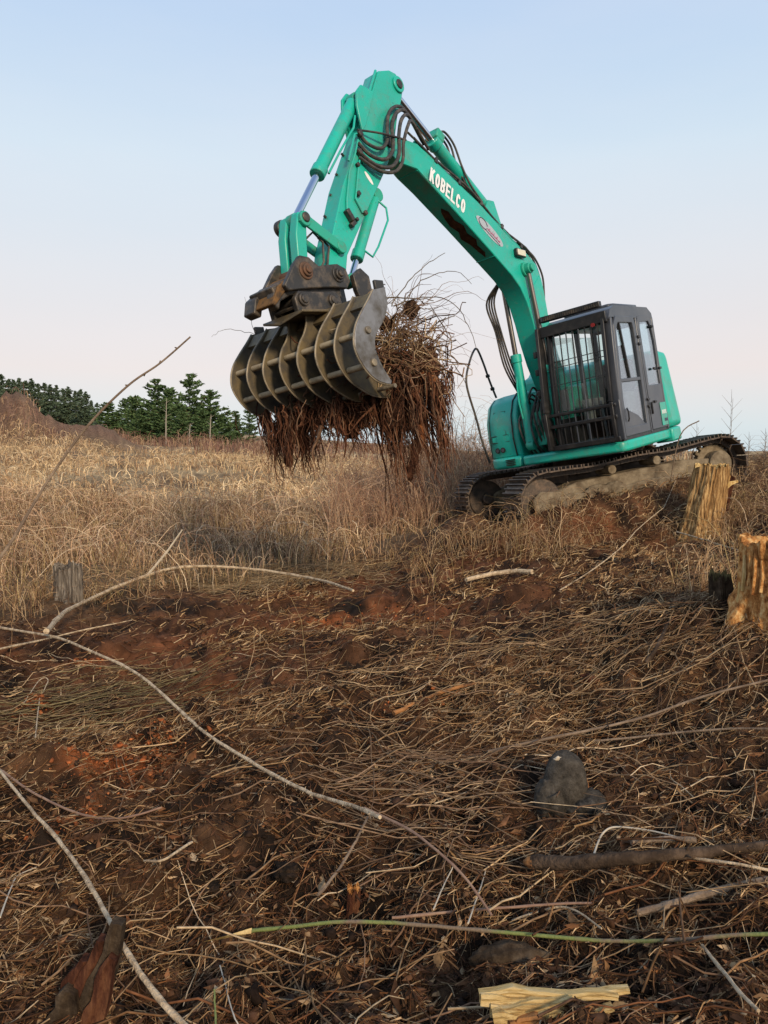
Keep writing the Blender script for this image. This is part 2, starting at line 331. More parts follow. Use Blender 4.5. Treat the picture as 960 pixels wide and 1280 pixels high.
t = m.node_tree; b = t.nodes['Principled BSDF']; b.inputs['Specular IOR Level'].default_value = 0.12
n2_ = t.nodes.new('ShaderNodeTexNoise'); n2_.inputs['Scale'].default_value = 55; n2_.inputs['Detail'].default_value = 8; n2_.inputs['Roughness'].default_value = .75
bp = t.nodes.new('ShaderNodeBump'); bp.inputs['Strength'].default_value = 0.9; bp.inputs['Distance'].default_value = 0.02
tcn = t.nodes.new('ShaderNodeTexCoord'); t.links.new(tcn.outputs['Object'], n2_.inputs['Vector']); t.links.new(n2_.outputs['Fac'], bp.inputs['Height']); t.links.new(bp.outputs[0], b.inputs['Normal'])
tag(link('ground', gm, m), None, None, kind='structure')

# ------------------------------------------------------------------ excavator
EX = empty('excavator'); EX.matrix_world = Matrix.Translation(OU) @ RU.to_4x4()
tag(EX, 'teal green tracked excavator raising a root rake on the sloping ground', 'excavator')
V3 = Vector
def lump_mesh(name, rad, seed, sub=3, amp=.3, f=2.2, mt_=None, jag=0.0):
    bm = bmesh.new(); bmesh.ops.create_icosphere(bm, subdivisions=sub, radius=1.0)
    from mathutils import noise as NZ
    off = V3((seed * 3.7, seed * 1.3, -seed * 2.1))
    for v in bm.verts:
        k = 1 + amp * NZ.noise(v.co * f + off) + amp * .5 * NZ.noise(v.co * f * 2.7 + off) + jag * NZ.noise(v.co * f * 7 + off)
        v.co = V3((v.co.x * rad[0], v.co.y * rad[1], v.co.z * rad[2])) * k
    me = bpy.data.meshes.new(name); bm.to_mesh(me); bm.free(); me.shade_smooth()
    if mt_: me.materials.append(mt_)
    return me
def smooth_path(P, n=5):
    Q = []
    for i in range(len(P) - 1):
        p0, p1, p2, p3 = P[max(i - 1, 0)], P[i], P[i + 1], P[min(i + 2, len(P) - 1)]
        for k in range(n):
            u = k / n; Q.append(.5 * ((2 * p1) + (p2 - p0) * u + (2 * p0 - 5 * p1 + 4 * p2 - p3) * u * u + (3 * p1 - p0 - 3 * p2 + p3) * u ** 3))
    return Q + [P[-1]]
# -- undercarriage (turned against the upper structure)
def track(side):
    tr_ = empty('track', parent=EX); tr_.rotation_euler.z = SWING
    yc = 1.0 * side
    ra, L = 0.36, 1.46                                  # wheel radius at the chain, half wheelbase
    fr_ = MB(); sgn = side
    fr_.prism([(-1.35, .22), (1.30, .22), (1.42, .34), (1.30, .50), (.9, .58), (-.9, .58), (-1.35, .52)], yc - .17, yc + .17)
    fr_.build('track_frame', M['mudguard'], tr_, bevel=.03)
    gd = MB(); gd.prism([(-1.12, .14), (1.34, .14), (1.40, .40), (1.05, .45), (.55, .37), (-.2, .42), (-.9, .38), (-1.12, .30)], yc + sgn * .172, yc + sgn * .235)
    gd.build('track_guard', M['mudguard'], tr_, bevel=.02)
    for k in range(9):
        me_ = lump_mesh('mud_cake', (.16 + .1 * random.random(), .05, .09), k + 3 * side + 60, 3, .4, 2.4, M['mudguard'], .1); o_m = link('mud_cake', me_, None, tr_)
        o_m.location = (-1.1 + k * .29 + random.uniform(-.06, .06), yc + sgn * .225, .20 + .2 * random.random())
    pl_ = MB(); pl_.prism([(1.18, .16), (1.62, .18), (1.66, .46), (1.52, .56), (1.2, .50)], yc + sgn * .20, yc + sgn * .25); pl_.build('idler_guard', M['mudguard'], tr_, bevel=.02)
    idl = MB(); idl.cyl((L, yc - .12, .42), (L, yc + .12, .42), .31, 28).cyl((L, yc - .19, .42), (L, yc + .19, .42), .09, 16); idl.build('idler_wheel', M['track'], tr_, bevel=.015)
    sp = MB(); sp.cyl((-L, yc - .04, .42), (-L, yc + .04, .42), .29, 28).cyl((-L, yc - .21, .42), (-L, yc + .21, .42), .19, 20)
    for k in range(19):
        a = 2 * math.pi * k / 19; sp.box((-L + .31 * math.cos(a), yc, .42 + .31 * math.sin(a)), (.07, .07, .05), Matrix.Rotation(-a, 3, 'Y'))
    sp.build('drive_sprocket', M['mudguard'], tr_, bevel=.01)
    for k in range(6):
        b_ = MB(); xx = -1.02 + k * .40; b_.cyl((xx, yc - .2, .2), (xx, yc + .2, .2), .09, 14); b_.build('track_roller', M['track'], tr_)
    for xx in (-.38, .36):
        b_ = MB(); b_.cyl((xx, yc - .14, .66), (xx, yc + .235 * sgn if sgn > 0 else yc + .14, .66), .065, 16); b_.build('carrier_roller', M['mudguard'], tr_, bevel=.008)
    # chain path (closed), arc length parametrised
    pts = []
    for k in range(25): a = math.pi / 2 - math.pi * k / 24; pts.append((L + ra * math.cos(a), .42 + ra * math.sin(a)))
    for k in range(25): a = -math.pi / 2 - math.pi * k / 24; pts.append((-L + ra * math.cos(a), .42 + ra * math.sin(a)))
    for k in range(1, 24):
        u = k / 24; pts.append((-L + 2 * L * u, .78 - .035 * math.sin(math.pi * u) * (1 - .5 * math.cos(4 * math.pi * u))))
    seg = [math.dist(pts[i], pts[(i + 1) % len(pts)]) for i in range(len(pts))]; tot = sum(seg); N = 46
    sh = MB(); sh.box((0, 0, .028), (tot / N * .97, .58, .022))
    for gx in (-.068, 0, .068): sh.box((gx, 0, .056), (.018, .575, .038))
    me0 = None; lk0 = None
    lk = MB(); lk.box((0, .085, -.02), (tot / N * 1.04, .03, .075)); lk.box((0, -.085, -.02), (tot / N * 1.04, .03, .075)); lk.box((0, 0, -.02), (.035, .15, .035))
    for k in range(N):
        s_ = tot * k / N; i = 0
        while s_ > seg[i]: s_ -= seg[i]; i += 1
        p, q = pts[i], pts[(i + 1) % len(pts)]; u = s_ / seg[i]; d = V3((q[0] - p[0], 0, q[1] - p[1])).normalized()
        loc = V3((p[0] + (q[0] - p[0]) * u, yc, p[1] + (q[1] - p[1]) * u)); nz_ = V3((-d.z, 0, d.x))
        if me0 is None:
            o = sh.build('track_shoe', M['track'], tr_); me0 = o.data
            o2 = lk.build('track_link', M['track'], tr_); lk0 = o2.data
        else:
            o = link('track_shoe', me0, None, tr_); o2 = link('track_link', lk0, None, tr_)
        Rm = Matrix((d, V3((0, 1, 0)), nz_)).transposed()
        if (Rm @ V3((0, 0, 1))).dot(loc - V3((max(-L, min(L, loc.x)), yc, .42))) < 0:
            Rm = Matrix((-d, V3((0, 1, 0)), -nz_)).transposed()
        j = (random.random() - .5) * .02
        for o_i in (o, o2): o_i.matrix_local = Matrix.Translation(loc) @ (Rm @ Matrix.Rotation(j, 3, 'Y')).to_4x4()
    return tr_
track(1); track(-1)
cb = MB(); cb.box((0, 0, .52), (1.5, 1.3, .34)).box((.75, 0, .45), (.5, 1.7, .2)).box((-.75, 0, .45), (.5, 1.7, .2)); o = cb.build('car_body', M['track'], EX, bevel=.04); o.rotation_euler.z = SWING
sl = MB(); sl.cyl((0, 0, .66), (0, 0, .92), .55, 40); sl.build('slew_ring', M['black'], EX, bevel=.02)

# -- deck and body
arc = [(1.47 * math.cos(math.radians(a)), 1.47 * math.sin(math.radians(a))) for a in range(128, 233, 8)]
dk = MB(); dk.prismz([(1.45, 1.0), (1.43, .2), (1.36, -.38), (.2, -.55), (.2, -1.05), (-.7, -1.18)] + arc[::-1] + [(-.5, 1.24), (1.36, 1.25)][:1] + [(1.30, 1.25), (1.42, 1.2)], .91, 1.055)
dk.build('deck', M['paint'], EX, bevel=.035, seg=3)
bp_ = MB(); bp_.prismz([(1.34, -.42), (1.33, -.7), (1.24, -.95), (1.05, -1.1), (.1, -1.14), (.1, -.42)], .90, 1.07); o = bp_.build('front_bumper', M['paint'], EX, bevel=.045, seg=3)
gr = MB()
for k in range(4): gr.box((1.345 - .0, -.60, .955 + k * .026), (.02, .16, .012))
gr.build('bumper_grille', M['black'], o)
cw = MB(); cw.prismz([(-.30, 1.27), (-.62, 1.25)] + [(1.50 * math.cos(math.radians(a)), 1.50 * math.sin(math.radians(a))) for a in range(122, 239, 6)] + [(-.62, -1.22), (-.30, -1.24)], 1.07, 2.10)
for i, v in enumerate(cw.v):
    if v[2] > 2: cw.v[i] = (v[0] * .95 - .02, v[1] * .93, 2.27 if v[0] > -.8 else 2.10)
cwo = cw.build('counterweight', M['paint'], EX, bevel=.10, seg=4)
cs = MB(); cs.prismz([(-.26, 1.285), (-.64, 1.27), (-.8, 1.19), (-.8, 1.0), (-.26, 1.0)], .86, 1.066); cs.build('counterweight_skirt', M['paint'], cwo, bevel=.03)
hd = MB(); hd.prism([(-.95, 1.05), (.18, 1.05), (.18, 1.85), (.05, 1.98), (-.95, 2.05)], -1.16, .26); hd.build('engine_hood', M['paint'], EX, bevel=.05)
# right-hand housing
rh = MB(); prof = [(-.20, 1.06), (1.24, 1.06), (1.275, 1.35), (1.235, 1.68), (1.12, 1.90), (.95, 2.0), (-.20, 2.02)]
n = len(prof); ys = [(-.43, 1.0), (-.55, 1.0), (-.80, .985), (-.98, .94), (-1.08, .86), (-1.12, .74)]
vv = []
for yy, kx in ys:
    for (px_, pz_) in prof: vv.append((px_ * kx if px_ > 0 else px_, yy, 1.06 + (pz_ - 1.06) * (1 - (1 - kx) * .45)))
ff = [tuple(range(n - 1, -1, -1)), tuple(range((len(ys) - 1) * n, len(ys) * n))]
for i in range(len(ys) - 1):
    for k in range(n): ff.append((i * n + k, i * n + (k + 1) % n, (i + 1) * n + (k + 1) % n, (i + 1) * n + k))
rh.add(vv, ff); rho = rh.build('right_housing', M['paint'], EX, bevel=.03, seg=3)
pn = MB()
for (z0, z1, y0, y1, ox) in ((1.32, 1.40, -.93, -.62, .012), (1.42, 1.76, -.86, -.66, .014)):
    def fx(z): return float(np.interp(z, [1.06, 1.35, 1.68, 1.9], [1.24, 1.275, 1.235, 1.12]))
    pn.add([(fx(z0) * (.985 if y_ > -.8 else .955) + ox, y_, z0) for y_ in (y0, y1)] + [(fx(z1) * (.985 if y_ > -.8 else .955) + ox, y_, z1) for y_ in (y1, y0)] +
           [(fx(z0) * .95 - .03, y_, z0) for y_ in (y0, y1)] + [(fx(z1) * .95 - .03, y_, z1) for y_ in (y1, y0)],
           [(0, 1, 2, 3), (4, 7, 6, 5), (0, 4, 5, 1), (1, 5, 6, 2), (2, 6, 7, 3), (3, 7, 4, 0)])
pn.build('access_panel', M['paint'], rho, bevel=.006)
for (z0, z1, y0, y1) in ((1.31, 1.41, -.94, -.61), (1.415, 1.77, -.87, -.65)):
    cx_ = lambda y_, z_: (fx(z_) * (.985 if y_ > -.8 else .955) + .013, y_, z_)
    b_ = MB(); b_.tube([cx_(y0, z0), cx_(y1, z0), cx_(y1, z1), cx_(y0, z1), cx_(y0, z0)], .0055, 6); b_.build('panel_seam', M['black'], rho)
b_ = MB(); b_.tube([(1.2, -.99, 1.075), (1.215, -.97, 1.35), (1.17, -.965, 1.66), (1.06, -.955, 1.88), (.92, -.95, 1.965)], .007, 6); b_.build('panel_seam', M['black'], rho)
for yy in (-.86, -.755):
    b_ = MB(); xx = 1.215 if yy < -.8 else 1.235; b_.cyl((xx, yy, 1.19), (xx + .022, yy, 1.19), .042, 20); b_.build('round_lamp', M['black'], rho)
    b_ = MB(); b_.cyl((xx + .018, yy, 1.19), (xx + .027, yy, 1.19), .026, 16); b_.build('lamp_lens', M['grey'], rho)
sm = MB(); sm.tube([(1.255, -.52, 1.08), (1.29, -.52, 1.35), (1.25, -.52, 1.68), (1.13, -.52, 1.90), (.97, -.52, 2.005)], .011, 8); sm.build('panel_seam', M['black'], rho)
ex_ = MB(); ex_.cyl((.62, -.62, 1.95), (.62, -.62, 2.18), .055, 14); ex_.build('filler_neck', M['paint'], rho, bevel=.01)
rl = MB(); rl.tube(smooth_path([V3(q_) for q_ in [(1.10, -1.12, 1.02), (1.18, -1.14, 1.35), (1.24, -1.14, 1.75), (1.34, -1.14, 2.2), (1.30, -1.14, 2.42), (1.12, -1.14, 2.66), (.98, -1.13, 2.80), (.90, -1.13, 2.82), (.84, -1.13, 2.74), (.78, -1.12, 2.55), (.70, -1.12, 2.30), (.60, -1.11, 2.02)]], 5), .017, 10)
o = rl.build('handrail', M['rubber'], EX, smooth=True)
cp = MB(); cp.cyl((.735, -1.12, 2.40), (.725, -1.12, 2.36), .034, 10).cyl((.66, -1.12, 2.19), (.65, -1.12, 2.15), .034, 10); cp.build('rail_clamp', M['black'], o)
bx_ = MB(); bx_.prism([(.0, 1.05), (1.02, 1.05), (1.02, 1.35), (.80, 1.95), (.42, 1.95), (.0, 1.6)], -.40, -.20); bx_.prism([(.0, 1.05), (1.02, 1.05), (1.02, 1.35), (.80, 1.95), (.42, 1.95), (.0, 1.6)], .17, .25); bx_.build('boom_bracket', M['paint_dirty'], EX, bevel=.02)
vb = MB(); vb.box((1.18, -.25, 1.38), (.22, .16, .18)).box((1.24, -.27, 1.24), (.14, .12, .14)).cyl((1.2, -.25, 1.45), (1.2, -.25, 1.58), .045, 12).box((1.20, -.05, 1.24), (.18, .14, .14)).box((1.25, .1, 1.28), (.18, .16, .16))
vb.build('valve_block', M['paint_dirty'], EX, bevel=.012)
for k in range(9):
    y0 = -.34 + k * .065; b_ = MB(); dz = random.random() * .2
    b_.tube(smooth_path([V3(q_) for q_ in [(1.05, y0, 1.02), (1.28 + .05 * random.random(), y0 + .02, 1.2 + dz * .4), (1.33, y0 - .02, 1.5 + dz), (1.27, y0 * .8, 1.72 + dz), (1.10, y0 * .7, 1.86 + dz), (.9, y0 * .6, 1.75)]], 6), .016, 8)
    b_.build('swivel_hose', M['rubber'], EX, smooth=True)
    b_ = MB(); b_.cyl((1.315, y0 - .02, 1.56 + dz), (1.285, y0 * .86, 1.67 + dz), .024, 10); b_.build('hose_fitting', M['steel_dark'], EX)

# -- cab
cab = empty('cab', parent=EX)
def xf(z): return float(np.interp(z, [1.06, 1.6, 2.70, 2.86], [1.43, 1.42, 1.27, 1.16]))
def side_out(z0=1.07): return [(1.43, z0), (1.42, 1.6), (1.27, 2.70), (1.19, 2.83), (1.05, 2.87), (-.12, 2.87), (-.24, 2.80), (-.285, 2.55), (-.30, z0)]
YL, YR = 1.23, .27
fl = MB(); fl.box((.56, .75, 1.08), (1.7, .95, .05)); fl.build('cab_floor', M['black'], cab)
rf = MB(); rf.prism([(1.30, 2.70), (1.22, 2.83), (1.08, 2.885), (-.12, 2.885), (-.27, 2.80), (-.285, 2.72), (1.28, 2.72)][::-1], YR, YL); rf.build('cab_roof', M['grey'], cab, bevel=.03)
rt_ = MB(); rt_.prismz([(1.0, .45), (1.0, 1.12), (.9, 1.17), (.1, 1.17), (0, 1.05), (0, .45)], 2.884, 2.935); rt_.build('roof_hatch', M['grey'], cab, bevel=.02)
def pil(a, b, w, mt_, nm='pillar', bev=.012):
    b_ = MB(); a, b = V3(a), V3(b); d = (b - a); R_ = d.to_track_quat('Z', 'Y').to_matrix(); b_.box((a + b) / 2, (w[0], w[1], d.length), R_); return b_.build(nm, mt_, cab, bevel=bev)
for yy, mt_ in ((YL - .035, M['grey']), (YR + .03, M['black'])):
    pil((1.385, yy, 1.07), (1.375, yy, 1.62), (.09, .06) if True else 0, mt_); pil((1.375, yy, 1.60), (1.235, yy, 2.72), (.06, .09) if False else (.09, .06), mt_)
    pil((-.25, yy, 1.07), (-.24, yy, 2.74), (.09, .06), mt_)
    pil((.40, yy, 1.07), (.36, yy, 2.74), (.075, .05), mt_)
pil((1.36, .28, 1.10), (1.36, 1.20, 1.10), (.07, .07), M['black'], 'sill_bar'); pil((1.24, .28, 2.70), (1.24, 1.20, 2.70), (.09, .09), M['black'], 'header_bar')
# rear wall with window, right side lower wall
rw = MB(); rw.box((-.27, .75, 1.42), (.04, .92, .72)).box((-.27, .75, 2.74), (.04, .92, .12)); rw.build('rear_wall', M['interior'], cab)
gw = MB(); gw.box((-.27, .75, 2.23), (.008, .86, .88)); gw.build('rear_window', M['glass'], cab)
r2 = MB(); r2.box((.56, YR, 1.28), (1.62, .03, .42)); r2.build('right_wall', M['black'], cab)
def pane(name, poly, y_, mt_, th_=.006):
    b_ = MB(); b_.prism(poly, y_ - th_ / 2, y_ + th_ / 2); return b_.build(name, mt_, cab)
def rect_round(x0, x1, z0, z1, r_, xfun=lambda x_, z_: x_):
    out = []
    for cx_, cz_, a0 in ((x1 - r_, z1 - r_, 0), (x0 + r_, z1 - r_, 90), (x0 + r_, z0 + r_, 180), (x1 - r_, z0 + r_, 270)):
        for k in range(5):
            a = math.radians(a0 + 22.5 * k); out.append((cx_ + r_ * math.cos(a), cz_ + r_ * math.sin(a)))
    return out
pane('right_window', [(1.32, 1.5), (1.22, 2.66), (.42, 2.66), (.44, 1.5)], YR, M['glass']); pane('right_window', [(.36, 1.5), (.33, 2.66), (-.2, 2.66), (-.2, 1.5)], YR, M['glass'])
# front windscreen and front glass below
ws = MB(); ws.add([(1.375, .33, 1.13), (1.375, 1.17, 1.13), (1.365, 1.17, 1.60), (1.365, .33, 1.60), (1.225, 1.17, 2.66), (1.225, .33, 2.66)], [(0, 1, 2, 3), (3, 2, 4, 5)]); ws.build('windscreen', M['glass'], cab)
# door: frame as a ring with a waist rail, tinted panes
def ring(name, outer, inner, y0, y1, mt_):
    b_ = MB(); n_ = len(outer); vv_ = []
    for y_ in (y0, y1): vv_ += [(p[0], y_, p[1]) for p in outer] + [(p[0], y_, p[1]) for p in inner]
    ff_ = []
    for k in range(n_):
        k2 = (k + 1) % n_
        ff_ += [(k, k2, n_ + k2, n_ + k), (2 * n_ + k, 3 * n_ + k, 3 * n_ + k2, 2 * n_ + k2), (k, 2 * n_ + k, 2 * n_ + k2, k2), (n_ + k, n_ + k2, 3 * n_ + k2, 3 * n_ + k)]
    b_.add(vv_, ff_); return b_.build(name, mt_, cab, bevel=.008)
dO = [(1.36, 1.10), (1.345, 1.62), (1.21, 2.62), (1.10, 2.74), (.48, 2.74), (.44, 2.62), (.45, 1.62), (.47, 1.10)]
dI = [(1.27, 1.22), (1.26, 1.62), (1.135, 2.55), (1.05, 2.65), (.56, 2.65), (.53, 2.56), (.54, 1.62), (.56, 1.22)]
ring('door', dO, dI, YL - .05, YL + .012, M['grey'])
b_ = MB(); b_.box((.90, YL - .015, 1.86), (.72, .045, .05)); b_.build('door_waist_rail', M['grey'], cab, bevel=.008)
b_ = MB(); b_.prism([(1.28, 1.21), (1.27, 1.5), (.80, 1.36), (.56, 1.21)], YL - .04, YL - .005); b_.build('door_lower_panel', M['grey'], cab, bevel=.01)
pane('door_upper_pane', [(1.235, 1.87), (1.13, 2.56), (1.05, 2.66), (.55, 2.66), (.53, 2.56), (.535, 1.87)], YL - .02, M['glass_dusty'])
pane('door_lower_pane', [(1.27, 1.21), (1.26, 1.84), (.535, 1.84), (.55, 1.21)], YL - .02, M['glass_dusty'])
b_ = MB(); b_.box((.93, YL - .01, 2.25), (.03, .03, .80), Matrix.Rotation(.12, 3, 'Y')); b_.build('sliding_pane_bar', M['black'], cab)
qO = [(.36, 1.10), (.35, 1.62), (.35, 2.62), (.31, 2.75), (-.12, 2.77), (-.22, 2.68), (-.265, 2.45), (-.29, 1.10)]
qI = [(.27, 1.75), (.27, 1.9), (.275, 2.58), (.25, 2.66), (-.08, 2.68), (-.15, 2.60), (-.195, 2.4), (-.20, 1.75)]
ring('rear_quarter_frame', qO, qI, YL - .05, YL + .006, M['grey'])
pane('rear_quarter_window', qI, YL - .015, M['glass_dusty'])
b_ = MB(); b_.tube([(1.23, YL + .02, 1.30), (1.24, YL + .04, 1.34), (1.235, YL + .04, 1.44), (1.22, YL + .02, 1.48)], .011, 8); b_.build('door_handle', M['black'], cab)
for hx, hz in ((.41, 2.45), (.42, 2.35), (.415, 1.55), (.42, 1.45), (-.16, 2.60), (-.23, 1.98), (.0, 1.98), (.16, 1.5)):
    b_ = MB(); b_.box((hx, YL + .02, hz), (.075, .03, .035)); b_.build('hinge', M['black'], cab, bevel=.006)
b_ = MB(); b_.tube([(.33, YL + .025, 1.33), (.34, YL + .03, 1.5)], .016, 8); b_.build('grab_handle', M['black'], cab)
b_ = MB(); b_.box((-.13, YL + .012, 1.30), (.22, .008, .34)); b_.build('teal_side_panel', M['paint'], cab, bevel=.01)
b_ = MB()
for k in range(4): b_.box((-.06 - k * .045, YL + .019, 1.33), (.022, .004, .06))
b_.build('side_marking', M['white'], cab); b_ = MB()
for k in range(3): b_.box((-.13 - k * .04, YL + .019, 1.21), (.025, .004, .045))
b_.build('side_marking', M['decal_dark'], cab)
# seat and controls
b_ = MB(); b_.box((.42, .76, 1.48), (.48, .48, .14)).box((.16, .76, 1.86), (.13, .46, .66), Matrix.Rotation(-.14, 3, 'Y')).box((.10, .76, 2.31), (.09, .27, .2)); b_.build('operator_seat', M['seat'], cab, bevel=.04)
for yy in (.48, 1.04):
    b_ = MB(); b_.box((.55, yy, 1.56), (.5, .12, .30)).cyl((.78, yy, 1.7), (.82, yy, 1.95), .02, 8); b_.build('control_console', M['interior'], cab, bevel=.02)
b_ = MB(); b_.box((1.18, .36, 1.75), (.12, .06, .3)).box((1.1, .75, 1.12), (.3, .5, .03)).cyl((1.12, .62, 1.12), (1.18, .62, 1.65), .018, 8).cyl((1.12, .88, 1.12), (1.18, .88, 1.65), .018, 8); b_.build('travel_pedals', M['interior'], cab)
# front guard
fg = empty('front_guard', parent=EX)
def gx_(z): return float(np.interp(z, [1.06, 1.6, 2.72, 2.9], [1.475, 1.465, 1.335, 1.30]))
def gbar(name, pts, w, mt_=None):
    b_ = MB(); b_.tube(pts, w, 6); return b_.build(name, mt_ or M['black'], fg)
def gframe(name, a, b, w):
    b_ = MB(); a, b = V3(a), V3(b); d = b - a; b_.box((a + b) / 2, (w[0], w[1], d.length), d.to_track_quat('Z', 'Y').to_matrix()); return b_.build(name, M['black'], fg, bevel=.008)
gframe('guard_frame', (gx_(1.08), .19, 1.08), (gx_(1.6), .19, 1.6), (.05, .17)); gframe('guard_frame', (gx_(1.6), .19, 1.6), (gx_(2.8), .20, 2.8), (.05, .15))
gframe('guard_frame', (gx_(1.08), 1.15, 1.08), (gx_(1.6), 1.15, 1.6), (.05, .05)); gframe('guard_frame', (gx_(1.6), 1.15, 1.6), (gx_(2.8), 1.15, 2.8), (.05, .05))
for z_, h_ in ((2.74, .15), (1.56, .045), (1.40, .05), (1.10, .07)):
    b_ = MB(); b_.box((gx_(z_), .70, z_), (.045, 1.02, h_)); b_.build('guard_frame', M['black'], fg, bevel=.008)
for k in range(9):
    yy = .33 + k * .093
    gbar('guard_bar', [(gx_(z_), yy, z_) for z_ in (1.10, 1.6, 2.70)], .0095, M['black'] if k not in (3, 5) else M['grey'])
for z_ in (2.30, 2.22, 1.98): gbar('guard_cross_bar', [(gx_(z_) - .012, .26, z_ - .01), (gx_(z_) - .012, 1.14, z_)], .006)
lb = MB(); lb.box((1.31, .70, 2.915), (.09, .90, .085)); lbo = lb.build('light_bar', M['black'], EX, bevel=.012)
for k in range(26):
    b_ = MB(); b_.box((1.358, .285 + k * .0332, 2.915), (.006, .022, .05)); b_.build('led_lens', M['steel_dark'] if k else M['grey'], lbo)
for z_ in (2.45, 2.2, 1.9):
    b_ = MB(); b_.box((gx_(z_) + .03, .13, z_), (.05, .06, .09)); b_.build('guard_hinge', M['black'], fg, bevel=.01)
b_ = MB(); b_.cyl((1.39, 1.03, 2.66), (1.37, 1.03, 2.66), .028, 10); b_.build('marker_lamp', mat('marker_red', (.25, .02, .02), .3), fg)

# -- boom
lo = [(.52, 1.48), (.82, 1.50), (1.0, 1.9), (1.20, 2.35), (1.30, 2.70), (1.345, 2.95), (1.42, 3.2), (1.54, 3.4), (1.72, 3.56), (2.2, 3.87), (2.72, 4.20), (3.31, 4.56), (3.57, 4.71), (3.78, 4.77), (4.0, 4.86)]
hi = [(4.03, 4.98), (3.88, 5.10), (3.69, 5.08), (3.46, 5.03), (3.06, 4.82), (2.26, 4.47), (1.56, 4.06), (1.16, 3.88), (.97, 3.76), (.88, 3.55), (.86, 3.3), (.85, 2.95), (.74, 2.45), (.50, 1.85), (.40, 1.6)]
poly = lo + hi; ww = [.15 if p[0] < 3.56 else (.15 if p[0] < 3.6 else .085) for p in poly]
bm_ = MB(); bm_.prism(poly, 0, 0, ww); boom = bm_.build('boom', M['paint'], EX, bevel=.012)
wl = MB()
for yy in (.152, -.152): wl.tube([(1.37, yy, 3.22), (1.16, yy, 3.45), (.93, yy, 3.6)], .006, 6)
wl.tube([(3.555, -.148, 4.70), (3.555, .148, 4.70)], .006, 6); wl.tube([(2.1, -.148, 3.80), (2.1, .148, 3.80)], .006, 6); wl.build('weld_bead', M['paint'], boom)
LX, LY = V3((-.68, 0, -.34)).normalized(), V3((-.34, 0, .68)).normalized(); LW, LH, LT = .088, .195, .033
def glyph(k, strokes):
    b_ = MB(); org = V3((3.35, 0, 4.615)) + LX * (k * (LW + .0205))
    for i, st in enumerate(strokes):
        P2 = [V3((p[0], p[1], 0)) for p in st]; n_ = len(P2); closed = (P2[0] - P2[-1]).length < 1e-6; L_, R_ = [], []
        for j, p in enumerate(P2):
            a_ = P2[j - 1] if j else (P2[-2] if closed else p); c_ = P2[j + 1] if j < n_ - 1 else (P2[1] if closed else p)
            d1 = (p - a_).normalized() if (p - a_).length > 0 else (c_ - p).normalized(); d2 = (c_ - p).normalized() if (c_ - p).length > 0 else d1
            nn = V3((-(d1 + d2).y, (d1 + d2).x, 0)).normalized(); sc_l = LT / 2 / max(.5, nn.dot(V3((-d1.y, d1.x, 0))))
            L_.append(p + nn * sc_l); R_.append(p - nn * sc_l)
        pt = lambda q, y_: org + LX * q.x + LY * q.y + V3((0, y_, 0))
        yt_ = .1528 + .0004 * i; vv_ = [pt(q, yt_) for q in L_] + [pt(q, yt_) for q in R_] + [pt(q, .1502) for q in L_] + [pt(q, .1502) for q in R_]
        b_.add(vv_, [f_ for j in range(n_ - 1) for f_ in ((j, j + 1, n_ + j + 1, n_ + j), (2 * n_ + j, j + 2 * n_ + 1, j + 1, j), (n_ + j, n_ + j + 1, 3 * n_ + j + 1, 3 * n_ + j))])
    b_.build('letter', M['white'], boom)
h_ = LT / 2; w_, t_ = LW - h_, LH - h_; m2 = LH / 2
def oval(a0, a1, n_=22): return [(LW / 2 + (LW / 2 - h_) * math.cos(a), m2 + (m2 - h_) * math.sin(a)) for a in np.linspace(a0, a1, n_)]
def dee(y0, y1): r_ = (y1 - y0) / 2; return [(h_, y0), (w_ - r_ * .8, y0)] + [(w_ - r_ * .8 + r_ * .8 * math.sin(a), y0 + r_ - r_ * math.cos(a)) for a in np.linspace(.3, math.pi - .3, 8)] + [(w_ - r_ * .8, y1), (h_, y1)]
O_ = oval(0, 2 * math.pi, 25); C_ = [(w_, m2 + .045)] + oval(.75, 2 * math.pi - .75, 18) + [(w_, m2 - .045)]
for k, g_ in enumerate(([[(h_, 0), (h_, LH)], [(h_, m2 - .01), (w_ + .004, LH)], [(h_ + .02, m2 + .02), (w_ + .006, 0)]], [O_], [[(h_, 0), (h_, LH)], dee(h_, m2), dee(m2, t_)], [[(h_, 0), (h_, LH)], [(h_, t_), (LW, t_)], [(h_, m2), (LW - .01, m2)], [(h_, h_), (LW, h_)]], [[(h_, 0), (h_, LH)], [(h_, h_), (LW, h_)]], [C_], [O_])): glyph(k, g_)
# the greyed decal: oval plate with dark ring and three print strokes
dx, dy = V3((-.86, 0, -.51)).normalized(), V3((-.51, 0, .86)).normalized()
def on_boom(u, v, h=.153): return V3((2.40, h, 4.245)) + dx * u + dy * v
dc = MB(); q = [on_boom(.30 + .33 * math.cos(a) , .035 + .085 * math.sin(a)) for a in np.linspace(0, 2 * math.pi, 28, endpoint=False)]; dc.add(q, [tuple(range(28))]); dc.build('decal_plate', M['decal'], boom)
dr = MB(); dr.tube([on_boom(.13 + .10 * math.cos(a), .04 + .062 * math.sin(a), .1545) for a in np.linspace(.3, 5.6, 22)], .006, 6); dr.build('decal_ring', M['decal_dark'], boom)
dp = MB()
for k in range(11): dp.tube([on_boom(.22 + k * .031, .012, .1545), on_boom(.228 + k * .031 + .012 * (k % 2), .05 + .018 * ((k * 7) % 3 - 1), .1545)], .0055, 5)
dp.tube([on_boom(.22, .03, .1545), on_boom(.55, .034, .1545)], .004, 5); dp.build('decal_print', M['decal_red'], boom)
ds = MB(); ds.tube([on_boom(.18, -.012, .1545), on_boom(.56, -.012, .1545)], .005, 6); ds.build('decal_underline', M['decal_dark'], boom)
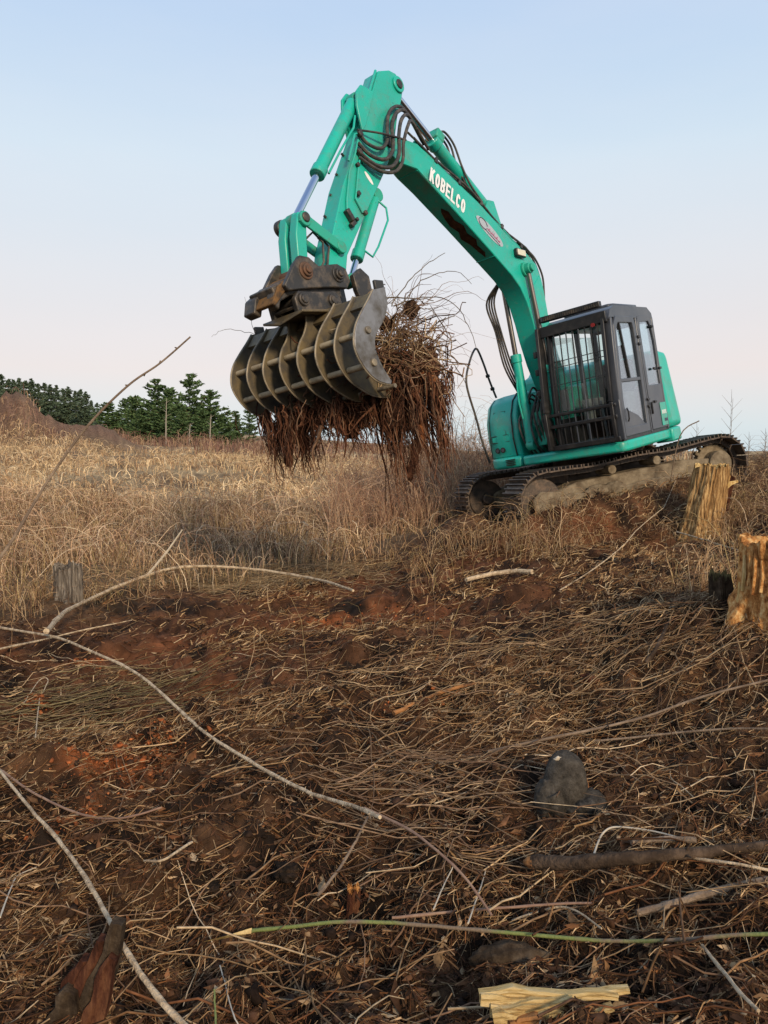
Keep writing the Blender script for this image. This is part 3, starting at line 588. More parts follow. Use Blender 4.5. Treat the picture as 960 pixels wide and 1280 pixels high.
# mud smear on the boom's belly
def belly(x_): return float(np.interp(x_, [p[0] for p in lo], [p[1] for p in lo]))
ms_ = MB(); 
pp = [(3.0, .02), (2.92, .07), (2.78, .05), (2.66, .10), (2.55, .06), (2.42, .10), (2.33, .05), (2.2, .07), (2.12, .02), (2.25, -.01), (2.38, -.03), (2.5, -.08), (2.6, -.03), (2.72, -.07), (2.85, -.05), (2.95, -.02)]
nrm = V3((.52, 0, -.85)).normalized()
ms_.add([V3((a, b_y, belly(a))) + nrm * .004 for a, b_y in pp], [tuple(range(len(pp)))]); ms_.build('mud_smear', M['mudsmear'], boom)
# work lamp
b_ = MB(); b_.box((1.46, .185, 3.875), (.25, .05, .11), Matrix.Rotation(-.06, 3, 'Y')); wlamp = b_.build('work_lamp', M['black'], boom, bevel=.012)
b_ = MB(); b_.box((1.46, .212, 3.875), (.215, .008, .082), Matrix.Rotation(-.06, 3, 'Y')); b_.build('work_lamp_lens', M['lamp'], boom, bevel=.004)
# pipes and hoses along the top of the boom
def top(x_): xs = [.97, 1.16, 1.56, 2.26, 3.06, 3.46, 3.69, 3.9]; zs = [3.76, 3.88, 4.06, 4.47, 4.82, 5.03, 5.08, 5.12]; return float(np.interp(x_, xs, zs))
for k, (yy, lift, r_, mt_, x0, x1) in enumerate(((.11, .035, .018, 'paint', 1.2, 3.45), (.065, .04, .018, 'paint', 1.15, 3.4), (.13, .075, .015, 'rubber', 1.0, 3.5), (.09, .105, .014, 'rubber', 1.05, 3.55), (-.10, .04, .018, 'paint', 1.2, 3.4), (-.06, .09, .014, 'rubber', 1.0, 3.5), (.02, .135, .013, 'rubber', 1.1, 2.75))):
    b_ = MB(); xs = np.linspace(x0, x1, 14)
    b_.tube([(x_, yy + .012 * math.sin(x_ * 5 + k), top(x_) + lift + .018 * math.sin(x_ * 4 + k * 1.7)) for x_ in xs], r_, 8); b_.build('boom_pipe' if mt_ == 'paint' else 'boom_hose', M[mt_], boom, smooth=True)
for x_ in (1.3, 1.75, 2.2, 2.65, 3.1):
    b_ = MB(); b_.box((x_, .085, top(x_) + .055), (.05, .13, .075), Matrix.Rotation(-.5, 3, 'Y')); b_.box((x_, -.085, top(x_) + .04), (.05, .10, .06), Matrix.Rotation(-.5, 3, 'Y')); b_.build('pipe_clamp', M['steel_dark'], boom, bevel=.008)
for k in range(3):      # hoses dropping down the back of the boom behind the pin
    b_ = MB(); yy = .10 - .05 * k
    b_.tube(smooth_path([V3(q_) for q_ in [(1.35, yy, top(1.35) + .09 + .03 * k), (1.1, yy, 3.98 + .04 * k), (.88, yy, 3.86 + .05 * k), (.74, yy, 3.62), (.78, yy, 3.35), (.84, yy, 3.2)]], 6), .015, 8); b_.build('boom_hose', M['rubber'], boom, smooth=True)
# boom pin with bosses
b_ = MB(); b_.cyl((1.36, -.30, 3.66), (1.36, .30, 3.66), .055, 18).cyl((1.36, .15, 3.66), (1.36, .19, 3.66), .10, 20).cyl((1.36, -.19, 3.66), (1.36, -.15, 3.66), .10, 20); b_.build('boom_pin', M['paint_dirty'], boom, bevel=.008)
b_ = MB(); b_.cyl((.62, -.19, 1.66), (.62, .19, 1.66), .07, 18); b_.build('boom_foot_pin', M['steel_dark'], boom)
for k in range(4):      # hoses on the far side, falling from the boom to the deck
    b_ = MB(); yy = -.30 - .03 * k
    b_.tube(smooth_path([V3(q_) for q_ in [(1.58 + .02 * k, -.16, 3.52), (1.56 + .02 * k, yy, 3.3), (1.50, yy, 2.9), (1.36 + .02 * k, yy, 2.4), (1.15, yy, 2.0), (1.0, yy, 1.8)]], 6), .014, 8); b_.build('boom_hose', M['rubber'], boom, smooth=True)

def ram(name, a, b, rb, rr_, split, parent=EX, gland=True, eye=.075):
    a, b = V3(a), V3(b); d = (b - a).normalized(); g_ = a + (b - a) * split
    m_ = MB(); m_.cyl(a + d * .05, g_, rb, 20); o_r = m_.build(name, M['paint'], parent, bevel=.006)
    m_ = MB(); m_.cyl(g_ - d * .10, g_ + d * .02, rb * 1.18, 20); m_.build('gland', M['paint'], o_r, bevel=.01)
    m_ = MB(); m_.cyl(g_, b - d * .04, rr_, 18); m_.build('piston_rod', M['chrome'] if name != 'boom_cylinder' else M['chrome_dull'], o_r, smooth=True)
    for p in (a, b): m_ = MB(); m_.cyl(p + V3((0, -.055, 0)), p + V3((0, .055, 0)), eye, 18); m_.build('cylinder_eye', M['paint_dirty'], o_r, bevel=.008)
    return o_r
for yy, bx0, sp0 in ((.205, 1.16, .44), (-.225, 1.30, .535)):
    o = ram('boom_cylinder', (bx0, yy, 1.20), (1.36, yy, 3.66), .068, .036, sp0)
    m_ = MB(); m_.tube([(bx0 + .09, yy - .02, 1.6), (bx0 + .11, yy - .03, 1.85), (bx0 + .10, yy - .02, 2.1), (bx0 + .08, yy - .01, 2.22)], .013, 8); m_.build('cylinder_pipe', M['paint'], o, smooth=True)
o = ram('arm_cylinder', (1.86, 0, 4.50), (3.60, 0, 5.70), .082, .045, .60)
m_ = MB(); m_.box((2.83, .0, 5.27), (.16, .2, .14), Matrix.Rotation(-.6, 3, 'Y')); m_.build('cylinder_port_block', M['paint_dirty'], o, bevel=.02)
for k in range(3):
    m_ = MB(); yy = .05 - .05 * k; m_.tube(smooth_path([V3(q_) for q_ in [(2.80, yy, 5.32), (2.66, yy, 5.36), (2.52, yy + .02, 5.22), (2.45 + .04 * k, yy + .04, 4.95), (2.35, yy + .06, 4.72), (2.15, yy + .07, 4.52)]], 6), .014, 8); m_.build('cylinder_hose', M['rubber'], o, smooth=True)
b_ = MB()
for yy in (.075, -.105): b_.prism([(1.62, 4.02), (2.15, 4.36), (1.94, 4.58), (1.80, 4.58)], yy, yy + .03)
b_.build('arm_cylinder_bracket', M['paint'], boom, bevel=.008)

# -- arm
ap = [(3.93, 5.78), (4.14, 5.47), (4.34, 5.14), (4.55, 4.86), (4.93, 4.34), (5.34, 3.62), (5.42, 3.42), (5.38, 3.31), (5.24, 3.29), (5.13, 3.42), (5.06, 3.60), (4.43, 4.30), (4.12, 4.64), (3.96, 4.84), (3.86, 5.0), (3.72, 5.30), (3.58, 5.52), (3.52, 5.64), (3.52, 5.75), (3.60, 5.83), (3.72, 5.84)]
b_ = MB(); b_.prism(ap, -.11, .11); arm = b_.build('arm', M['paint'], EX, bevel=.010)
b_ = MB(); b_.cyl((3.60, -.15, 5.70), (3.60, .15, 5.70), .055, 18); b_.build('arm_pin', M['steel_dark'], arm, bevel=.01)
b_ = MB(); b_.cyl((3.98, -.13, 4.98), (3.98, .13, 4.98), .075, 18); b_.build('arm_pin', M['steel_dark'], arm, bevel=.01)
b_ = MB(); b_.cyl((3.60, .11, 5.70), (3.60, .135, 5.70), .095, 20); b_.build('pin_boss', M['paint'], arm, bevel=.008)
b_ = MB()                                                    # flange strip down the front edge, lug for the bucket ram
for yy in (.085,): b_.tube([(3.95, yy, 5.79), (4.16, yy, 5.48), (4.36, yy, 5.15)], .018, 6)
for yy in (.095, -.125): b_.prism([(4.10, 5.50), (4.32, 5.53), (4.42, 5.44), (4.46, 5.28), (4.44, 5.0), (4.36, 5.08)], yy, yy + .03)
b_.build('bucket_cylinder_lug', M['paint'], arm, bevel=.008)
o = ram('bucket_cylinder', (4.34, 0, 5.40), (5.66, 0, 3.92), .072, .040, .63)
m_ = MB(); m_.tube([(4.46, .07, 5.18), (4.56, .10, 5.02), (4.85, .09, 4.72), (5.08, .075, 4.46)], .013, 8); m_.build('cylinder_pipe', M['paint'], o, smooth=True)
for k, (pth, r_, mt_) in enumerate((
    ([(3.30, .12, 5.12), (3.62, .17, 5.36), (3.86, .20, 5.28), (4.00, .21, 5.10), (4.06, .21, 4.84), (4.22, .20, 4.70), (4.44, .17, 4.72), (4.58, .14, 4.84)], .022, 'rubber'),
    ([(3.25, .10, 5.08), (3.58, .18, 5.31), (3.80, .22, 5.22), (3.93, .23, 5.0), (3.99, .23, 4.78), (4.16, .22, 4.62), (4.40, .18, 4.62), (4.62, .14, 4.76)], .022, 'rubber'),
    ([(3.25, .08, 5.12), (3.62, .15, 5.40), (3.92, .18, 5.32), (4.06, .19, 5.12), (4.12, .19, 4.92), (4.26, .18, 4.82), (4.44, .15, 4.86), (4.52, .13, 4.97)], .02, 'rubber'),
    ([(3.20, .12, 5.02), (3.55, .19, 5.24), (3.72, .24, 5.16), (3.88, .24, 4.92), (3.95, .24, 4.72), (4.12, .23, 4.57), (4.36, .19, 4.56), (4.60, .14, 4.68)], .02, 'rubber'),
    ([(4.54, .13, 4.99), (4.30, .20, 4.98), (4.05, .24, 4.97), (3.82, .24, 4.97)], .012, 'steel_dark'))):
    b_ = MB(); P = [V3(p) for p in pth]; Q = []
    for i in range(len(P) - 1):
        p0, p1, p2, p3 = P[max(i - 1, 0)], P[i], P[i + 1], P[min(i + 2, len(P) - 1)]
        for u in (0, .25, .5, .75): Q.append(.5 * ((2 * p1) + (p2 - p0) * u + (2 * p0 - 5 * p1 + 4 * p2 - p3) * u * u + (3 * p1 - p0 - 3 * p2 + p3) * u ** 3))
    b_.tube(Q + [P[-1]], r_, 8); b_.build('arm_hose', M[mt_], arm, smooth=True)
for pth in ([(4.56, .13, 4.88), (4.66, .128, 4.70), (4.80, .125, 4.50), (4.93, .125, 4.18), (4.96, .125, 4.05)], [(4.56, .128, 4.73), (4.64, .128, 4.56), (4.72, .125, 4.36), (4.78, .125, 4.22), (4.70, .125, 4.08)], [(4.50, .128, 4.97), (4.60, .13, 4.93), (4.78, .125, 4.62)]):
    b_ = MB(); b_.tube(pth, .012, 8); b_.build('arm_pipe', M['paint'], arm, smooth=True)
for c_, s_ in (((4.95, .14, 4.02), (.06, .06, .13)), ((4.92, .14, 3.93), (.09, .05, .05)), ((4.83, .135, 3.99), (.04, .04, .04)), ((4.72, .13, 4.28), (.06, .04, .05)), ((4.66, .13, 4.08), (.05, .04, .05)), ((4.52, .14, 4.95), (.07, .05, .06)), ((4.58, .14, 4.74), (.06, .05, .06)), ((4.64, .13, 4.60), (.045, .04, .045))):
    b_ = MB(); b_.box(c_, s_, Matrix.Rotation(.6, 3, 'Y')); b_.build('pipe_fitting', M['steel_dark'], arm, bevel=.01)
b_ = MB(); q = [V3((4.52, .1125, 4.555)) + V3((-.65, 0, -.76)).normalized() * (.085 + .085 * math.cos(a)) + V3((.76, 0, -.65)).normalized() * (.025 * math.sin(a)) for a in np.linspace(0, 2 * math.pi, 20, endpoint=False)]; b_.add(q, [tuple(range(20))]); b_.build('arm_sticker', M['white'], arm)
for u in np.linspace(0, 1, 5):
    b_ = MB(); p = V3((4.62, -.06, 4.77)).lerp(V3((5.25, -.06, 3.8)), u); b_.cyl(p, p + V3((.03, 0, .02)), .014, 8); b_.build('grease_nipple', M['steel_dark'], arm)

# -- linkage
for yy in (.135, -.165):
    b_ = MB(); a, b2 = V3((5.66, yy, 3.90)), V3((5.19, yy, 3.66)); d = (b2 - a).normalized(); nn = V3((-d.z, 0, d.x))
    b_.prism([(a.x - d.x * .06 + nn.x * s * .06, a.z - d.z * .06 + nn.z * s * .06) for s in (1, -1)] + [(b2.x + d.x * .05 - nn.x * .055, b2.z + d.z * .05 - nn.z * .055), (b2.x + d.x * .05 + nn.x * .055, b2.z + d.z * .05 + nn.z * .055)], yy, yy + .03)
    b_.cyl((a.x, yy - .01, a.z), (a.x, yy + .04, a.z), .075, 18); b_.cyl((b2.x, yy - .01, b2.z), (b2.x, yy + .04, b2.z), .065, 18); b_.build('side_link', M['paint_dirty'], EX, bevel=.008)
b_ = MB()
for yy in (.03, -.135): b_.prism([(5.60, 3.98), (5.72, 3.97), (5.80, 3.75), (5.86, 3.33), (5.74, 3.30), (5.66, 3.70)], yy, yy + .105)
b_.box((5.74, 0, 3.52), (.06, .17, .10), Matrix.Rotation(.15, 3, 'Y')); b_.box((5.70, 0, 3.80), (.05, .17, .06), Matrix.Rotation(.15, 3, 'Y'))
hl = b_.build('tipping_link', M['paint'], EX, bevel=.012)
b_ = MB(); b_.cyl((5.66, -.2, 3.91), (5.66, .19, 3.91), .05, 18).cyl((5.66, -.22, 3.91), (5.66, -.15, 3.91), .085, 18); b_.build('link_pin', M['steel_dark'], hl, bevel=.01)
b_ = MB(); b_.tube([(5.62, .05, 3.72), (5.52, .10, 3.80), (5.42, .12, 3.70), (5.46, .12, 3.50), (5.56, .10, 3.36)], .012, 8); b_.tube([(5.42, .06, 3.82), (5.34, .12, 3.66), (5.42, .13, 3.48), (5.5, .1, 3.36)], .012, 8); b_.build('coupler_hose', M['rubber'], hl, smooth=True)

# -- quick coupler
cpl = empty('quick_coupler', parent=EX)
for yy in (.13, -.19):
    b_ = MB(); b_.prism([(5.18, 3.30), (5.22, 3.43), (5.34, 3.47), (5.50, 3.45), (5.62, 3.43), (5.74, 3.51), (5.86, 3.52), (5.96, 3.43), (6.14, 3.22), (6.10, 3.165), (5.80, 3.20), (5.45, 3.225), (5.25, 3.22)], yy, yy + .06); b_.build('coupler_plate', M['steel_dark'], cpl, bevel=.012)
b_ = MB(); b_.box((5.68, 0, 3.22), (.78, .26, .16)).box((6.12, -.05, 3.20), (.24, .34, .12), Matrix.Rotation(.35, 3, 'Y')); b_.prism([(6.05, 3.30), (6.28, 3.16), (6.33, 3.02), (6.24, 2.98), (6.2, 3.08), (6.02, 3.14)], -.26, -.10); b_.prism([(6.05, 3.30), (6.24, 3.16), (6.27, 3.04), (6.2, 3.0), (6.16, 3.08), (6.02, 3.14)], .02, .12); b_.build('coupler_body', M['steel_dark'], cpl, bevel=.015)
b_ = MB(); b_.prism([(5.98, 3.34), (6.18, 3.22), (6.30, 3.05), (6.26, 3.03), (6.10, 3.17), (5.96, 3.27)], -.20, .14); b_.build('coupler_hook', mat('rusty_steel', (.20, .11, .045), .8, .2, var=(.07, .05, .035), vscale=10, bump=.3), cpl, bevel=.01)
for px_, pz_, rr_ in ((5.82, 3.37, .062), (5.36, 3.36, .058)):
    b_ = MB(); b_.cyl((px_, -.24, pz_), (px_, .23, pz_), rr_, 18).cyl((px_, .19, pz_), (px_, .25, pz_), rr_ * .62, 14).cyl((px_, .185, pz_), (px_, .205, pz_), rr_ * 1.45, 20); b_.build('coupler_pin', mat('rusty_pin', (.16, .085, .05), .7, .4, var=(.06, .05, .04), vscale=12) if px_ > 5.6 else M['steel_dark'], cpl, bevel=.008)

# -- root rake
rk = empty('root_rake', parent=EX)
for yy in (.14, -.20):
    hp_ = MB(); hp_.prism([(5.36, 2.94), (5.40, 3.13), (5.47, 3.19), (5.60, 3.17), (5.86, 3.165), (5.98, 3.17), (6.05, 3.10), (6.03, 2.94)], yy, yy + .06); hp_.build('rake_ear', M['steel_dark'], rk, bevel=.012)
for px_ in (5.94, 5.52):
    b_ = MB(); b_.cyl((px_, -.24, 3.085), (px_, .24, 3.085), .045, 16).cyl((px_, .20, 3.085), (px_, .225, 3.085), .068, 18); b_.build('ear_pin', M['steel_dark'], rk, bevel=.008)
b_ = MB(); b_.add([(5.30, -.32, 2.97), (6.06, -.30, 2.97), (6.12, 0, 2.90), (6.06, .28, 2.97), (5.30, .32, 2.97), (5.30, -.32, 2.945), (6.06, -.30, 2.945), (6.12, 0, 2.875), (6.06, .28, 2.945), (5.30, .32, 2.945)],
    [(0, 1, 2, 3, 4), (9, 8, 7, 6, 5)] + [(i, i + 5, (i + 1) % 5 + 5, (i + 1) % 5) for i in range(5)]); b_.build('head_plate', M['rake'], rk, bevel=.006)
b_ = MB(); b_.box((5.70, -.18, 2.99), (.5, .03, .1)).box((6.0, -.02, 3.03), (.06, .3, .03), Matrix.Rotation(.5, 3, 'Y')); b_.build('spill_plate', M['steel_dark'], rk, bevel=.006)
OUT = [(5.50, 3.02), (5.70, 3.00), (5.80, 2.90), (5.93, 2.78), (6.03, 2.66), (6.09, 2.53), (6.09, 2.42), (6.04, 2.30), (5.95, 2.20), (5.82, 2.12), (5.66, 2.05), (5.44, 2.02)]
INN = [(5.38, 2.07), (5.48, 2.17), (5.54, 2.26), (5.57, 2.36), (5.58, 2.46), (5.56, 2.56), (5.52, 2.64), (5.48, 2.72), (5.45, 2.82), (5.45, 2.92)]
OUTE = [(5.53, 3.03), (5.70, 3.00), (5.80, 2.90), (5.93, 2.78), (6.04, 2.66), (6.10, 2.53), (6.10, 2.42), (6.04, 2.30), (5.95, 2.20), (5.84, 2.14), (5.70, 2.11)]
INNE = [(5.68, 2.14), (5.75, 2.24), (5.80, 2.34), (5.83, 2.45), (5.81, 2.54), (5.74, 2.62), (5.66, 2.69), (5.58, 2.78), (5.53, 2.88)]
ysr = np.linspace(-.895, .875, 8)
def sm2(pl_): return [(q_.x, q_.z) for q_ in smooth_path([V3((p_[0], 0, p_[1])) for p_ in pl_], 4)]
for k, yy in enumerate(ysr):
    e_ = k in (0, 7); b_ = MB(); po, pi_ = (OUTE, INNE) if e_ else (OUT, INN)
    if k in (3, 4): po = [(5.46, 2.95), (5.86, 2.95), (5.88, 2.86), (5.94, 2.76)] + po[4:]
    po = po[:1] + sm2(po[1:]); pi_ = sm2(pi_)
    tcw = .011 if not e_ else .014
    b_.prism(po + pi_, yy - tcw, yy + tcw); o = b_.build('rake_tine' if not e_ else 'rake_end_plate', M['rake'] if k != 7 else M['rake_plate'], rk, bevel=.004)
    b_ = MB(); b_.tube([V3((p[0], yy, p[1])) + (V3((p[0] - 5.62, 0, p[1] - 2.5)).normalized() * .004) for p in po[1:]], .0085, 6); b_.build('wear_edge', M['rake_edge'], rk, smooth=True)
for k in range(7):
    y0, y1 = ysr[k] + .018, ysr[k + 1] - .018
    for (tx, tz) in ((6.01, 2.585), (5.98, 2.30)):
        b_ = MB(); b_.cyl((tx, y0, tz), (tx, y1, tz), .029, 12); b_.build('cross_tube', M['rake_tube'], rk, smooth=True)
    b_ = MB(); z0 = 2.99; b_.add([(5.50, y0, 3.0), (5.50, y1, 3.0), (5.69, y1, 2.985), (5.69, y0, 2.985), (5.80, y0, 2.86), (5.80, y1, 2.86), (5.78, y0, 2.84), (5.78, y1, 2.84), (5.67, y1, 2.96), (5.67, y0, 2.96), (5.50, y1, 2.97), (5.50, y0, 2.97)],
        [(0, 1, 2, 3), (3, 2, 5, 4), (4, 5, 7, 6), (6, 7, 8, 9), (9, 8, 10, 11), (11, 10, 1, 0)]); b_.build('back_plate', M['rake'], rk)
    b_ = MB(); b_.cyl((5.60, y0, 2.10), (5.60, y1, 2.10), .022, 10); b_.build('cross_tube', M['rake_edge'], rk, smooth=True)
for px_, pz_ in ((5.90, 2.62), (5.90, 2.32)): b_ = MB(); b_.cyl((px_, .88, pz_), (px_, .91, pz_), .036, 12); b_.build('plate_bolt', M['rake_edge'], rk, bevel=.006)
for yy, zz in ((.87, 3.045), (-.87, 3.03)): b_ = MB(); b_.box((5.60, yy, zz), (.13, .035, .10)); b_.build('plate_tab', M['steel_dark'], rk, bevel=.01)
# thumb clamp behind the rake
o = ram('thumb_cylinder', (4.26, 0, 4.36), (4.97, 0, 3.36), .062, .034, .74)
m_ = MB(); m_.tube([(4.30, .05, 4.29), (4.22, .09, 4.20), (4.24, .10, 4.06), (4.50, .10, 3.74), (4.62, .09, 3.62), (4.70, .05, 3.70)], .012, 8); m_.build('cylinder_pipe', M['paint'], o, smooth=True)
b_ = MB()
for yy in (-.22, .16): b_.prism([(5.16, 3.36), (5.02, 3.44), (4.90, 3.36), (4.88, 3.0), (4.98, 2.6), (5.14, 2.3), (5.20, 2.34), (5.08, 2.66), (5.06, 3.0), (5.14, 3.2)], yy, yy + .06)
b_.box((4.98, 0, 3.0), (.05, .36, .1)); b_.build('thumb_clamp', M['steel_dark'], EX, bevel=.01)

# ------------------------------------------------------------------ lumps and strands used by roots, stumps and clods
def bez(P0, P1, P2, K):
    u = np.linspace(0, 1, K)[None, :, None]
    return (1 - u) ** 2 * P0[:, None] + 2 * u * (1 - u) * P1[:, None] + u ** 2 * P2[:, None]
def wob(P, amp, seed_f=3.0):
    N, K, _ = P.shape; ph = rng.uniform(0, 6.28, (N, 1, 3)); fq = rng.uniform(1.5, 4.5, (N, 1, 3)); u = np.linspace(0, 1, K)[None, :, None]
    ramp = np.minimum(1, u * 4); return P + amp * ramp * (np.sin(ph + fq * 3 * u) - np.sin(ph))
def pick(cols, n, jit=.25):
    c = np.array(cols)[rng.integers(0, len(cols), n)]; return np.clip(c * (1 + rng.uniform(-jit, jit, (n, 1))), .004, .9)
TAN = [(.40, .29, .17), (.33, .22, .12), (.26, .16, .085), (.47, .36, .23), (.20, .125, .07)]
BROWN = [(.12, .07, .04), (.17, .10, .06), (.09, .05, .03), (.22, .135, .08)]
RUST = [(.10, .042, .024), (.14, .06, .034), (.07, .03, .018), (.17, .08, .045), (.055, .027, .018)]
MSR = mat('red_root_bark', (.085, .036, .02), .9, var=(.16, .075, .04), vscale=16, bump=.5)
A = np.array(RU); OA = np.array(OU)
def to_world(P): return np.asarray(P) @ A.T + OA

# ------------------------------------------------------------------ the root mass held in the rake
rm = empty('root_mass', OU + RU @ V3((5.3, .2, 2.2)))
tag(rm, 'tangled mass of roots, brambles and soil gripped in the raised rake', 'root mass')
def rm_link(name, me, mt_, kind=None):
    me.transform(Matrix.Translation(-rm.location)); o = link(name, me, mt_, rm)
    if kind: o['kind'] = kind
    return o
# the tangle of stems in the rake's mouth
N = 270; c0 = np.array([5.10, .55, 2.40]); 
P0 = c0 + rng.normal(size=(N, 3)) * np.array([.24, .22, .22]); P2 = c0 + rng.normal(size=(N, 3)) * np.array([.30, .28, .26])
P1 = (P0 + P2) / 2 + rng.normal(size=(N, 3)) * np.array([.30, .25, .30])
P = wob(bez(P0, P1, P2, 9), .03); R_ = rng.uniform(.0025, .0075, (N, 1)) * np.linspace(1.1, .7, 9)[None]
rm_link('bramble_tangle', strands('bramble_tangle', to_world(P), R_, 4, pick(TAN + BROWN, N)), M['stem'], 'stuff')
N = 220; P0 = np.stack([rng.uniform(4.9, 5.7, N), rng.uniform(-.85, .8, N), rng.uniform(2.15, 2.6, N)], 1); P2 = P0 + rng.normal(size=(N, 3)) * np.array([.25, .3, .15]); P1 = (P0 + P2) / 2 + rng.normal(size=(N, 3)) * .15
rm_link('bramble_tangle', strands('tangle_low', to_world(wob(bez(P0, P1, P2, 7), .03)), rng.uniform(.003, .008, (N, 1)) * np.ones((1, 7)), 4, pick(BROWN + RUST, N)), M['stem'], 'stuff')
# thin whips springing out of it, up and back toward the boom
N = 120; P0 = np.stack([rng.normal(5.0, .15, N), rng.normal(.5, .2, N), rng.normal(2.62, .16, N)], 1)
D = np.stack([rng.uniform(-1.15, .05, N), rng.uniform(-.5, .45, N), rng.uniform(-.5, .65, N)], 1) * rng.uniform(.3, 1.15, (N, 1)) ** 1.3
P2 = P0 + D; P1 = P0 + D * .55 + np.stack([np.zeros(N), np.zeros(N), rng.uniform(-.05, .4, N)], 1)
rm_link('bramble_whips', strands('bramble_whips', to_world(wob(bez(P0, P1, P2, 11), .03)), rng.uniform(.0022, .0055, (N, 1)) * np.linspace(1, .35, 11)[None], 4, pick(BROWN + [(.28, .19, .13)], N)), M['stem'], 'stuff')
whips = [([(4.78, .66, 2.2), (4.70, .63, 1.95), (4.64, .61, 1.7), (4.62, .60, 1.50)], .008), ([(5.05, .55, 2.95), (4.75, .60, 3.20), (4.35, .62, 3.42), (4.0, .62, 3.55)], .007), ([(5.0, .6, 2.9), (4.6, .6, 3.18), (4.15, .6, 3.32), (3.75, .58, 3.36), (3.45, .55, 3.25)], .006), ([(5.0, .55, 2.95), (4.5, .58, 3.05), (4.0, .6, 3.0), (3.75, .6, 2.75), (3.65, .6, 2.45)], .007),
         ([(5.4, .1, 3.02), (5.1, .4, 3.06), (4.8, .6, 3.02), (4.5, .7, 2.98)], .010), ([(4.95, .6, 2.55), (4.6, .62, 2.52), (4.3, .62, 2.42), (4.05, .62, 2.3)], .012), ([(4.8, .6, 2.3), (4.55, .6, 2.12), (4.33, .6, 2.06)], .026), ([(4.9, .6, 2.45), (4.4, .6, 2.75), (4.0, .6, 2.85)], .010), ([(4.7, .6, 2.6), (4.2, .62, 2.3), (4.0, .62, 1.9), (3.98, .62, 1.6)], .005), ([(5.8, -.75, 2.98), (6.05, -.8, 3.04), (6.2, -.82, 3.02), (6.32, -.8, 2.96)], .003), ([(6.0, -.5, 2.95), (6.02, -.52, 3.15), (6.03, -.52, 3.3)], .003)]
for pts, r_ in whips:
    P = [V3(tuple(to_world(p))) for p in pts]; Q = []
    for i in range(len(P) - 1):
        p0, p1, p2, p3 = P[max(i - 1, 0)], P[i], P[i + 1], P[min(i + 2, len(P) - 1)]
        for u in (0, .2, .4, .6, .8): Q.append(.5 * ((2 * p1) + (p2 - p0) * u + (2 * p0 - 5 * p1 + 4 * p2 - p3) * u * u + (3 * p1 - p0 - 3 * p2 + p3) * u ** 3) + V3((random.gauss(0, .006), random.gauss(0, .006), random.gauss(0, .006))))
    Q.append(P[-1]); b_ = MB(); b_.tube([q - rm.location for q in Q], [r_ * (1 - .6 * i / len(Q)) for i in range(len(Q))], 6); b_.build('bramble_stem', M['bark'], rm, smooth=True)
# roots hanging under the rake: (y centre, spread, x, length, count)
rows = []
for yc_, sp_, xc_, ln, n_ in ((-.74, .12, 5.66, .66, 280), (-.50, .16, 5.60, .56, 240), (-.25, .2, 5.6, .46, 240), (-.05, .2, 5.5, .52, 260), (.2, .14, 5.42, .52, 230), (.55, .13, 5.36, .62, 260), (.62, .12, 5.22, 1.0, 280), (.72, .12, 5.05, .75, 200), (.66, .10, 4.72, .45, 90), (.6, .05, 4.62, .62, 26)):
    nc_ = max(3, n_ // 22); ci_ = rng.integers(0, nc_, n_); cc_ = np.stack([rng.normal(xc_, .10, nc_), rng.normal(yc_, sp_ * 1.15, nc_), rng.uniform(2.05, 2.25, nc_)], 1); cl_ = ln * rng.uniform(.3, 1.2, nc_); cd_ = np.stack([rng.normal(0, .10, nc_), rng.normal(0, .09, nc_), np.zeros(nc_)], 1)
    lo_ = rng.random(n_) < .22                                  # loose strands between the twisted hanks
    p0 = cc_[ci_] + rng.normal(size=(n_, 3)) * np.where(lo_[:, None], .09, .024)
    L_ = cl_[ci_] * rng.uniform(.55, 1.15, n_); dn = cd_[ci_] + np.stack([rng.normal(0, .03, n_), rng.normal(0, .03, n_), -L_], 1) + rng.normal(0, .08, (n_, 3)) * lo_[:, None]
    rows.append((p0, p0 + dn * .5 + rng.normal(size=(n_, 3)) * np.where(lo_[:, None], .06, .022), p0 + dn))
P0, P1, P2 = (np.vstack([r_[i] for r_ in rows]) for i in range(3)); N = len(P0)
Pw = to_world(bez(P0, P1, P2, 10)); 
R_ = np.exp(rng.normal(-5.45, .5, (N, 1))) * np.linspace(1.3, .45, 10)[None]
rm_link('hanging_roots', strands('hanging_roots', wob(Pw, .022), R_, 4, pick(RUST + [(.2, .12, .075)], N)), M['root'], 'stuff')
# soil crumbs clinging to the roots
# thick forked roots
for k in range(16):
    s0 = V3((random.uniform(4.75, 5.5), random.uniform(-.7, .85) if k < 5 else random.uniform(.4, .8), random.uniform(2.0, 2.4))); L = random.uniform(.3, .75); r0_ = random.uniform(.010, .024)
    e0 = s0 + V3((random.gauss(0, .16), random.gauss(0, .12), -L)); mid = (s0 + e0) / 2 + V3((random.gauss(0, .07), random.gauss(0, .07), 0)); f1 = mid + V3((random.gauss(0, .14), random.gauss(0, .12), -L * .5))
    W_ = lambda q_: V3(tuple(to_world(q_))) - rm.location
    b_ = MB(); b_.tube(smooth_path([W_(s0), W_(mid), W_(e0)], 5), [r0_ * (1 - .08 * i) for i in range(11)], 7); b_.tube(smooth_path([W_(mid), W_((mid + f1) / 2 + V3((.03, 0, 0))), W_(f1)], 4), [r0_ * .6 * (1 - .09 * i) for i in range(9)], 6); b_.build('thick_root', MSR, rm, smooth=True)
